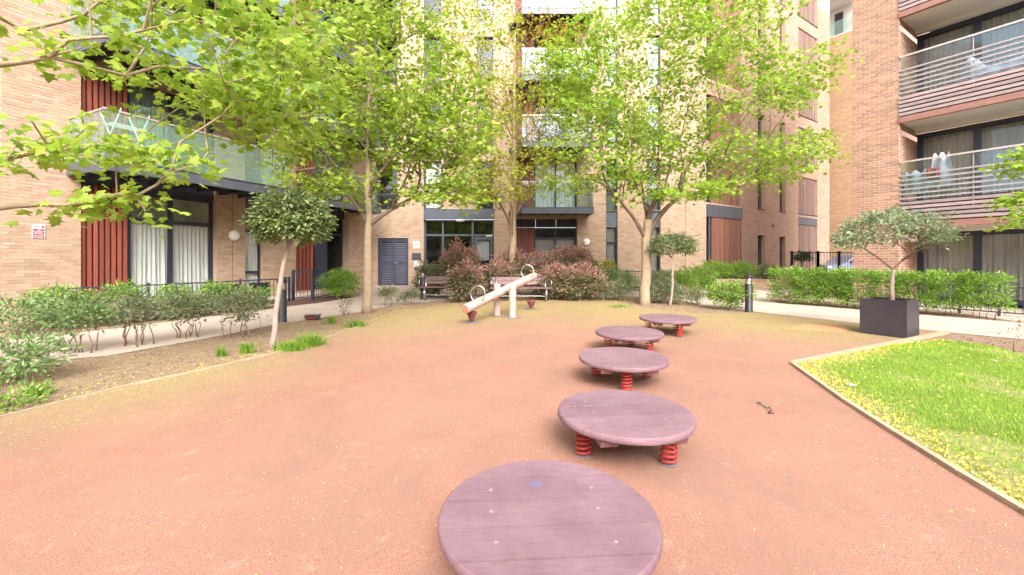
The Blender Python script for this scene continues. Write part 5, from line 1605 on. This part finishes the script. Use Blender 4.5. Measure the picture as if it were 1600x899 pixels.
# --- shrubs
def shrub(label, px, py, w, h, leafm='leaf_shrub', size=.055, dens=1.0, gap=.25, seed=0, xy=None, d=None, name='shrub', group=None, tpl=TO, topm=None, barkm='bark_shrub', stems=5, zbase=None, mode='blob', rot=0.0, cat='shrub'):
    rg = np.random.default_rng(1000 + seed)
    x, y = gp(px, py) if xy is None else xy
    gz = g(y) if zbase is None else zbase
    d = d or w * .8
    t = thing(name, label, cat, (x, y, gz), group)
    n_ = int(90 * dens * max(.5, (w * d) ** .5 / 1.0) * (max(h - gap, .2)) ** .5 * 1.6)
    c = np.array([x, y, gz + gap + (h - gap) / 2])
    if mode == 'box':
        q = rg.uniform(-1, 1, (n_, 3))
        ax = rg.integers(0, 3, n_); sgn = np.where(rg.random(n_) < .5, -1, 1)
        m_ = rg.random(n_) < .75
        for i in range(n_):
            if m_[i]:
                q[i, ax[i]] = sgn[i] if ax[i] < 2 else 1.0
        loc = q * np.array([w / 2, d / 2, (h - gap) / 2]) * (1 + .07 * np.sin(q[:, [1, 2, 0]] * 5 + seed))
    else:
        dv = norm(rg.normal(size=(n_, 3))); rr = np.where(rg.random(n_) < .75, rg.uniform(.72, 1.0, n_), rg.random(n_) ** .4)
        ph = rg.uniform(0, 6, 4)
        lump = 1 + .16 * np.sin(dv[:, 0] * 5 + ph[0]) * np.sin(dv[:, 1] * 4 + ph[1]) + .14 * np.sin(dv[:, 2] * 5 + ph[2] + dv[:, 0] * 3)
        loc = dv * (rr * lump)[:, None] * np.array([w / 2, d / 2, (h - gap) / 2])
    cr, sr = math.cos(rot), math.sin(rot)
    loc = np.stack([loc[:, 0] * cr - loc[:, 1] * sr, loc[:, 0] * sr + loc[:, 1] * cr, loc[:, 2]], 1)
    tg = c + loc
    # stems: several short ones from the ground, split into groups
    lb = MB(); base = []
    for i in range(stems):
        u = (i + .5) / stems - .5
        bx, by = u * w * .7, rg.uniform(-.25, .25) * d
        base.append((x + bx * cr - by * sr, y + bx * sr + by * cr))
    own = np.argmin([((tg[:, 0] - b[0]) ** 2 + (tg[:, 1] - b[1]) ** 2) for b in base], axis=0)
    ENDS = np.zeros((n_, 3))
    for i, b in enumerate(base):
        idx = np.where(own == i)[0]
        if len(idx) == 0: continue
        if len(idx) > 45: sub = rg.choice(idx, 45, replace=False)
        else: sub = idx
        tt = [(b[0], b[1], gz - .03), (b[0] + rg.normal(0, .03), b[1], gz + gap * .4), (b[0] + rg.normal(0, .04), b[1] + rg.normal(0, .03), gz + gap * .8 + .03)]
        P, par, rad, kids, nt, ends = grow(tt, [.010 + .006 * w, .009, .007], tg[sub], rg, step=.12, rise=.5, tip=.0018, wob=.07, from_i=1)
        a, l2 = limb_mesh(P, par, rad, kids, nt, sides=5)
        a2 = MB(); a2.tube([P[q] for q in range(nt)], [rad[q] for q in range(nt)], 6)
        lb.add(a2.v, a2.f); lb.add(l2.v, l2.f)
    mk('stems', lb, barkm, t, True)
    D = norm(loc / np.array([w, d, h]) + 1e-6)
    per = 22
    pos, fwd, up, sz = spray(tg, D, per, .105 + .02 * w, .8, size * 1.15, rg, .1, .9)
    fwd = fwd + np.repeat(D, per, axis=0) * .10 + np.array([0, 0, .04])
    ok = pos[:, 2] > gz + .02
    pos, fwd, up, sz = pos[ok], fwd[ok], up[ok], sz[ok]
    if topm:
        f = (pos[:, 2] - c[2]) / ((h - gap) / 2)
        pk = rg.random(len(pos)) < np.clip(f * 1.0 - .02, .03, .8)
        leaves_mesh('young_or_toplit_leaves', tpl, pos[pk], fwd[pk], up[pk], sz[pk], topm, t)  # young red tips on photinia; on left bed shrubs, top light painted as paler leaves
        pos, fwd, up, sz = pos[~pk], fwd[~pk], up[~pk], sz[~pk]
    leaves_mesh('foliage', tpl, pos, fwd, up, sz, leafm, t)
    return t

GL = 'shrubs of the left bed'
k = 0
for (px, py, w, h, lab, lm, dens) in [
    (95, 512, .95, .80, 'leafy green shrub at the foot of the plain brick wall', 'leaf_shrub', 1.1),
    (190, 505, .95, .86, 'green shrub in front of the red timber slats', 'leaf_shrub', 1.1),
    (270, 499, .85, .72, 'green shrub in front of the left pane of the curtained patio doors', 'leaf_shrub', 1.1),
    (335, 491, .80, .72, 'green shrub against the railing below the right curtained pane', 'leaf_shrub', 1.0),
    (395, 484, .8, .60, 'pale green shrub at the bend of the low railing', 'leaf_shrub', .9),
    (530, 466, 1.25, .88, 'rounded light green shrub right of the gate, left of the maple trunk', 'leaf_hedge', 1.1)]:
    shrub(lab, px, py, w, h, lm, .068, dens, .12, 10 + k, group=GL, topm='leaf_hedge' if k < 5 else None); k += 1  # hedge-green upper leaves put light from above into the back row's colour
for (px, py, w, h, lab, lm, dens) in [
    (26, 556, .95, .84, 'shrub with bare twigs against the left edge of the picture', 'leaf_shrub', .8),
    (118, 552, .80, .84, 'second leggy shrub from the left edge along the path', 'leaf_shrub', 1.0),
    (212, 540, .72, .76, 'leggy dark shrub in the middle of the front row along the path', 'leaf_shrub_dull', .9),
    (292, 528, .60, .80, 'leggy shrub with red brown stems, second from the right of the front row', 'leaf_shrub_dull', 1.0),
    (378, 527, .80, .84, 'shrub on splayed bare stems just left of the leaning topiary', 'leaf_shrub_dull', .95)]:
    shrub(lab, px, py, w, h, lm, .064, dens * .68, .26 + .05 * (k % 3), 30 + k, group=GL, stems=8); k += 1
shrub('low bright leafed shrub at the lower left edge of the picture', 22, 598, .85, .50, 'leaf_shrub', .065, .7, .08, 50, group=GL)
shrub('tiny sprawling plant at the kerb in the lower left corner', 20, 640, .45, .14, 'leaf_hedge', .05, .5, .02, 51, group=GL, stems=3)
shrub('small dark leggy sapling right of the maple trunk', 606, 479, .42, .56, 'leaf_shrub_dull', .06, .8, .24, 52, stems=2, group='saplings by the path')
shrub('drooping grey green sapling left of the half hidden bench', 640, 476, .55, .42, 'leaf_shrub_dull', .06, .7, .1, 53, stems=2, group='saplings by the path')
shrub('nearly bare twiggy seedling beside the maple trunk base', 541, 492, .28, .34, 'leaf_photinia', .045, .25, .1, 54, stems=3, group='saplings by the path')

GP = 'photinia shrubs behind the benches'
for (X, Y, w, h, lab, dens) in [
    (-2.75, 14.4, 1.1, 1.12, 'grey green photinia behind the black bollard, left end of the group', 1.0),
    (-1.72, 14.1, 1.3, 1.72, 'tallest pink tipped photinia over the left bench', 1.2),
    (-1.35, 12.75, 1.0, 1.15, 'pink topped photinia growing up in front of the left bench', 1.0),
    (-.45, 14.1, 1.25, 1.15, 'red tipped photinia left of the central maple trunk', 1.1),
    (-.1, 15.2, 1.15, 1.6, 'tall photinia right behind the central maple trunk', 1.1),
    (.85, 14.7, 1.35, 1.45, 'dark photinia behind the bench, right of the central trunk', 1.1),
    (1.35, 13.45, 1.2, 1.05, 'brown green photinia at the right end of the seesaw bench', 1.0),
    (2.15, 13.2, 1.35, 1.15, 'red speckled photinia, right end of the group in front', 1.2),
    (2.15, 14.9, 1.7, 1.75, 'broad flat topped purple photinia below the right bulkhead lamp', 1.2)]:
    shrub(lab, 0, 0, w, h, 'leaf_photinia' if X > -2.5 else 'leaf_shrub_dull', .088, dens, .15, 60 + k, xy=(X, Y), group=GP, topm='leaf_photinia_tip' if X > -2.5 else None, name='photinia_shrub'); k += 1

GR = 'shrubs around the right maple'
for (px, py, w, h, lab, lm, dens, gap) in [
    (968, 460, 1.35, .82, 'mid green shrub right of the photinia, below the narrow window', 'leaf_shrub', 1.0, .15),
    (960, 470, .9, .62, 'greyish twiggy shrub just left of the right maple trunk', 'leaf_shrub_dull', .8, .15),
    (1030, 474, .95, .78, 'dark green shrub between the right maple trunk and the small standard tree', 'leaf_shrub_dull', 1.1, .1),
    (1040, 458, 1.3, .80, 'light green shrub behind the small standard tree stem', 'leaf_shrub', 1.0, .15),
    (1085, 462, 1.5, .98, 'bright green shrub below the timber panel, behind the brown twiggy one', 'leaf_hedge', 1.1, .2),
    (1075, 476, .95, .55, 'brown twiggy half bare shrub right of the small standard tree', 'leaf_olive', .6, .1),
    (1140, 484, 1.05, .72, 'rounded glossy green shrub next to the path corner bollard', 'leaf_hedge', 1.2, .18)]:
    shrub(lab, px, py, w, h, lm, .065, dens, gap, 80 + k, group=GR); k += 1
for (X, Y, w, h, lab, lm) in [
    (8.5, 17.95, 1.2, .80, 'bushy plant at the left end of the raised bed', 'leaf_hedge'),
    (9.6, 18.0, 1.25, .78, 'bushy plant in the middle of the raised bed below the narrow windows', 'leaf_hedge'),
    (10.7, 17.9, 1.1, .62, 'thinner bushy plant at the right end of the raised bed', 'leaf_olive')]:
    shrub(lab, 0, 0, w, h, lm, .07, 1.0, .08, 100 + k, xy=(X, Y), group='plants in the raised bed', zbase=.70); k += 1
shrub('yellow green spiky plant at the wall between narrow windows', 0, 0, .5, 1.15, 'leaf_maple_gold', .12, .3, .5, 120, xy=(4.1, 18.2), stems=2)

# clipped hedge on the right: eight plants side by side
hl = [gp(1222, 474.5), gp(1590, 504)]
names_ = ['left end plant of the clipped hedge, at the path fork', 'second plant of the clipped hedge from its left end', 'plant of the clipped hedge just left of the charcoal planter', 'plant of the clipped hedge right behind the charcoal planter',
          'plant of the clipped hedge just right of the potted tree stem', 'plant of the clipped hedge below the glazed doors', 'second plant of the clipped hedge from its right end', 'right end plant of the clipped hedge, thin and see through at the base']
ha = math.atan2(hl[1][1] - hl[0][1], hl[1][0] - hl[0][0])
for i in range(8):
    f = (i + .5) / 8
    X = hl[0][0] + (hl[1][0] - hl[0][0]) * f; Y = hl[0][1] + (hl[1][1] - hl[0][1]) * f + .28
    L = math.hypot(hl[1][0] - hl[0][0], hl[1][1] - hl[0][1]) / 8
    shrub(names_[i], 0, 0, L * 1.12, .94 - .02 * (i % 3), 'leaf_hedge', .058, 1.7, .12 + .02 * i, 130 + i, xy=(X, Y), d=.55, mode='box', rot=ha, group='plants of the clipped hedge', name='hedge_plant', stems=4, cat='hedge plant')
shrub('loose green hedge behind the clipped one, before the bar fence', 0, 0, 1.7, .62, 'leaf_hedge', .06, 1.2, .12, 150, xy=(11.2, 15.3), group='low plants near the bar fence')
shrub('low green plant at the foot of the red brick pier', 0, 0, 1.2, .6, 'leaf_shrub', .06, 1.0, .12, 151, xy=(12.2, 15.6), group='low plants near the bar fence')
# bare saplings at the right edge
shrub('thin leaning bare sapling in the soil beyond the lawn', 1578, 549, .3, .62, 'leaf_dead', .04, .045, .2, 152, stems=1, group='bare saplings beyond the lawn')
shrub('bare sapling cut by the right edge of the picture', 1612, 548, .35, .9, 'leaf_dead', .04, .045, .3, 153, stems=1, group='bare saplings beyond the lawn')

# ------------------------------------------------------------------ grass, tufts, litter
def blades(name, xs, ys, hgt, m, rg, lean=.5, wid=.004, lift=.0, parent=None, loc=None):
    n_ = len(xs); a = rg.uniform(0, 2 * np.pi, n_)
    dx, dy = np.cos(a), np.sin(a); ln = hgt * rg.uniform(.1, lean, n_)
    zg = SLOPE * ys + lift
    wx, wy = -dy * wid, dx * wid
    b0 = np.stack([xs - wx, ys - wy, zg], 1); b1 = np.stack([xs + wx, ys + wy, zg], 1)
    m0 = np.stack([xs - wx * .8 + dx * ln * .35, ys - wy * .8 + dy * ln * .35, zg + hgt * .6], 1); m1 = np.stack([xs + wx * .8 + dx * ln * .35, ys + wy * .8 + dy * ln * .35, zg + hgt * .6], 1)
    t_ = np.stack([xs + dx * ln, ys + dy * ln, zg + hgt], 1)
    vs = np.stack([b0, b1, m1, m0, t_], 1).reshape(-1, 3)
    q = np.array([(0, 1, 2), (0, 2, 3), (3, 2, 4)])
    fs = (np.arange(n_)[:, None, None] * 5 + q[None]).reshape(-1, 3)
    return np_mesh(name, vs, fs, m, parent, loc if loc is not None else (float(xs.mean()), float(ys.mean()), 0), 'stuff' if parent is None else None)
def in_poly(x, y, poly):
    c = np.zeros(len(x), bool); j = len(poly) - 1
    for i in range(len(poly)):
        xi, yi = poly[i]; xj, yj = poly[j]
        c ^= ((yi > y) != (yj > y)) & (x < (xj - xi) * (y - yi) / (yj - yi + 1e-12) + xi); j = i
    return c
def seg_dist(x, y, pts):
    d = np.full(len(x), 1e9)
    for (a, b) in zip(pts[:-1], pts[1:]):
        a = np.array(a); b = np.array(b); v = b - a; t_ = np.clip(((x - a[0]) * v[0] + (y - a[1]) * v[1]) / (v @ v), 0, 1)
        d = np.minimum(d, np.hypot(x - a[0] - t_ * v[0], y - a[1] - t_ * v[1]))
    return d
rg = np.random.default_rng(77)
edge = [KA, gp(1320, 630), gp(1400, 682), gp(1500, 745), KC, (2.57, 0.5)]
N_ = 420000
xs = rg.uniform(2.3, 9.8, N_); ys = rg.uniform(.6, 7.8, N_)
vis = (xs / ys * F_PX + 800 < 1720) & (394 + 1005 / ys < 1000)
xs, ys = xs[vis], ys[vis]
ok = in_poly(xs, ys, LAWN)
xs, ys = xs[ok], ys[ok]
de = seg_dist(xs, ys, edge); de2 = seg_dist(xs, ys, [KA, gp(1400, 541), gp(1480, 524)])
nz = .5 * np.sin(xs * 2.3 + 1) * np.sin(ys * 2.9) + .5 * np.sin(xs * 5.1 + ys * 3.7)
thick = np.clip((de - .16 - .12 * nz) / .28, 0, 1) * np.clip((de2 - .10 - .15 * nz + (xs > 5.6) * .3) / .35, 0, 1)
bare = np.clip((np.sin(xs * 1.7 + 2) * np.sin(ys * 2.1 + 1) * .6 + np.sin(xs * 6.3 + ys * 2) * np.sin(ys * 5.2) * .4 - .42) * 5, 0, .8)
keep = rg.random(len(xs)) < (.04 + .96 * thick * (1 - bare))
xs, ys, nz = xs[keep], ys[keep], nz[keep]
far = np.clip(ys / 4, .8, 2.0)
blades('lawn_grass', xs, ys, (.030 + .010 * nz + rg.uniform(-.010, .014, len(xs))), 'grass_blade', rg, 1.4, .0022, .008)
# pollen and seed litter: small flecks on the ground
def flecks(name, xs, ys, m, rg, size=(.006, .014), lift=.018, asp=.5, tall=.004):
    n_ = len(xs); a = rg.uniform(0, 6.283, n_); s_ = rg.uniform(*size, n_)
    dx, dy = np.cos(a) * s_, np.sin(a) * s_
    z = SLOPE * ys + lift + rg.uniform(0, tall, n_)
    vs = np.stack([np.stack([xs - dx, ys - dy, z], 1), np.stack([xs - dy * asp, ys + dx * asp, z + tall * rg.random(n_)], 1), np.stack([xs + dx, ys + dy, z + tall * rg.random(n_)], 1), np.stack([xs + dy * asp, ys - dx * asp, z], 1)], 1).reshape(-1, 3)
    q = np.array([(0, 1, 2), (0, 2, 3)])
    fs = (np.arange(n_)[:, None, None] * 4 + q[None]).reshape(-1, 3)
    return np_mesh(name, vs, fs, m, None, (float(xs.mean()), float(ys.mean()), 0), 'stuff')
N_ = 60000
xs = rg.uniform(2.4, 8.2, N_); ys = rg.uniform(.8, 7.9, N_)
de = np.minimum(seg_dist(xs, ys, edge), seg_dist(xs, ys, [KA, gp(1480, 524)]) * 1.1)
ok = in_poly(xs, ys, LAWN) & (rg.random(N_) < np.exp(-(de / .26) ** 2) + .04)
flecks('pollen_litter', xs[ok], ys[ok], 'pollen_yellow', rg, (.006, .015), .016, .45, .02)
N_ = 30000
xs = rg.uniform(2.4, 6.2, N_); ys = rg.uniform(.8, 7.0, N_)
ok = in_poly(xs, ys, LAWN) & (rg.random(N_) < np.exp(-(seg_dist(xs, ys, edge) / .35) ** 2) * .8)
flecks('straw_litter', xs[ok], ys[ok], 'straw', rg, (.008, .02), .014, .2, .015)
# over the red surface: dense under the trees, sparse in the open, a drift along the right kerb
RUB = RUB_L + RUB_B + RUB_R
N_ = 150000
ys = rg.uniform(1.2, 14.2, N_); xs = rg.uniform(-1, 1, N_) * np.minimum(9, ys * 1.25)
dens = np.zeros(N_) + .06
for (a, b, r) in POLLEN: dens = np.maximum(dens, .75 * np.clip(1.15 - np.hypot(xs - a, ys - b) / r, 0, 1))
dk = seg_dist(xs, ys, edge[:5]); dens = np.maximum(dens, .22 * np.exp(-((dk - .35) / .35) ** 2))
cl = .5 + .5 * np.sin(xs * 3.1 + np.sin(ys * 2.3) * 2) * np.sin(ys * 3.7 + np.cos(xs * 1.9) * 2)
ok = in_poly(xs, ys, RUB) & (rg.random(N_) < dens * (.25 + 1.1 * cl) * np.clip(ys / 4, .45, 1))
flecks('pollen_flecks', xs[ok], ys[ok], 'pollen_yellow', rg, (.003, .0075), .0135, .5, .003)
# soil strip at left and far bed
SOIL_L = RUB_L[1:] + [gp(600, 480), gp(560, 490), gp(433, 507), gp(383, 518), gp(277, 538), gp(167, 557), gp(0, 572), (-9.5, 3.2)]
N_ = 60000
xs = rg.uniform(-9, -2, N_); ys = rg.uniform(2.5, 11.5, N_)
dk = seg_dist(xs, ys, RUB_L[1:])
ok = in_poly(xs, ys, SOIL_L) & (rg.random(N_) < .75 * np.exp(-(dk / .4) ** 2) + .07)
flecks('pollen_flecks', xs[ok], ys[ok], 'pollen_yellow', rg, (.004, .010), .004, .45, .01)
N_ = 26000
xs = rg.uniform(-9.5, 9.5, N_); ys = rg.uniform(2.5, 15.5, N_)
ok = in_poly(xs, ys, SOIL_L) | (in_poly(xs, ys, [gp(600, 480), gp(680, 471), gp(800, 464), gp(930, 461), (5.2, 12.9), gp(1180, 488), gp(1090, 491), gp(1000, 481), gp(930, 466), gp(800, 470), gp(650, 484)])) | in_poly(xs, ys, [gp(1480, 524), gp(1600, 533), (10.5, 5.5), gp(1600, 556), gp(1470, 533)])
flecks('leaf_litter', xs[ok], ys[ok], 'leaf_dead', rg, (.008, .022), .003, .5, .018)
for i, (px, py, n_, r, h, lab) in enumerate([
    (345, 557, 90, .07, .17, 'small sparse grass tuft, leftmost of the row before the leaning topiary'), (385, 552, 150, .09, .19, 'grass tuft just left of the leaning topiary stem'),
    (452, 549, 420, .17, .17, 'broad bright grass clump right of the leaning topiary stem'), (485, 541, 420, .19, .22, 'tallest bright grass clump in the left soil bed'),
    (517, 506, 110, .09, .2, 'thin grass tuft beyond the ground spotlight'), (556, 511, 240, .16, .17, 'grass clump between the tall clump and the maple trunk'),
    (60, 618, 120, .1, .16, 'grass tuft at the kerb in the lower left corner'), (970, 481, 160, .25, .1, 'low grass patch at the foot of the right maple')]):
    x, y = gp(px, py)
    t = thing('grass_tuft', lab, 'grass tuft', (x, y, g(y)), 'grass tufts in the soil')
    q = rg.normal(size=(n_, 2)) * r * .6
    b = blades('blades', x + q[:, 0], y + q[:, 1] * .7, h * rg.uniform(.5, 1.1, n_), 'grass_tuft', rg, 1.0, .0045, -.005, parent=t, loc=(x, y, g(y)))
    b['kind'] = 'stuff'
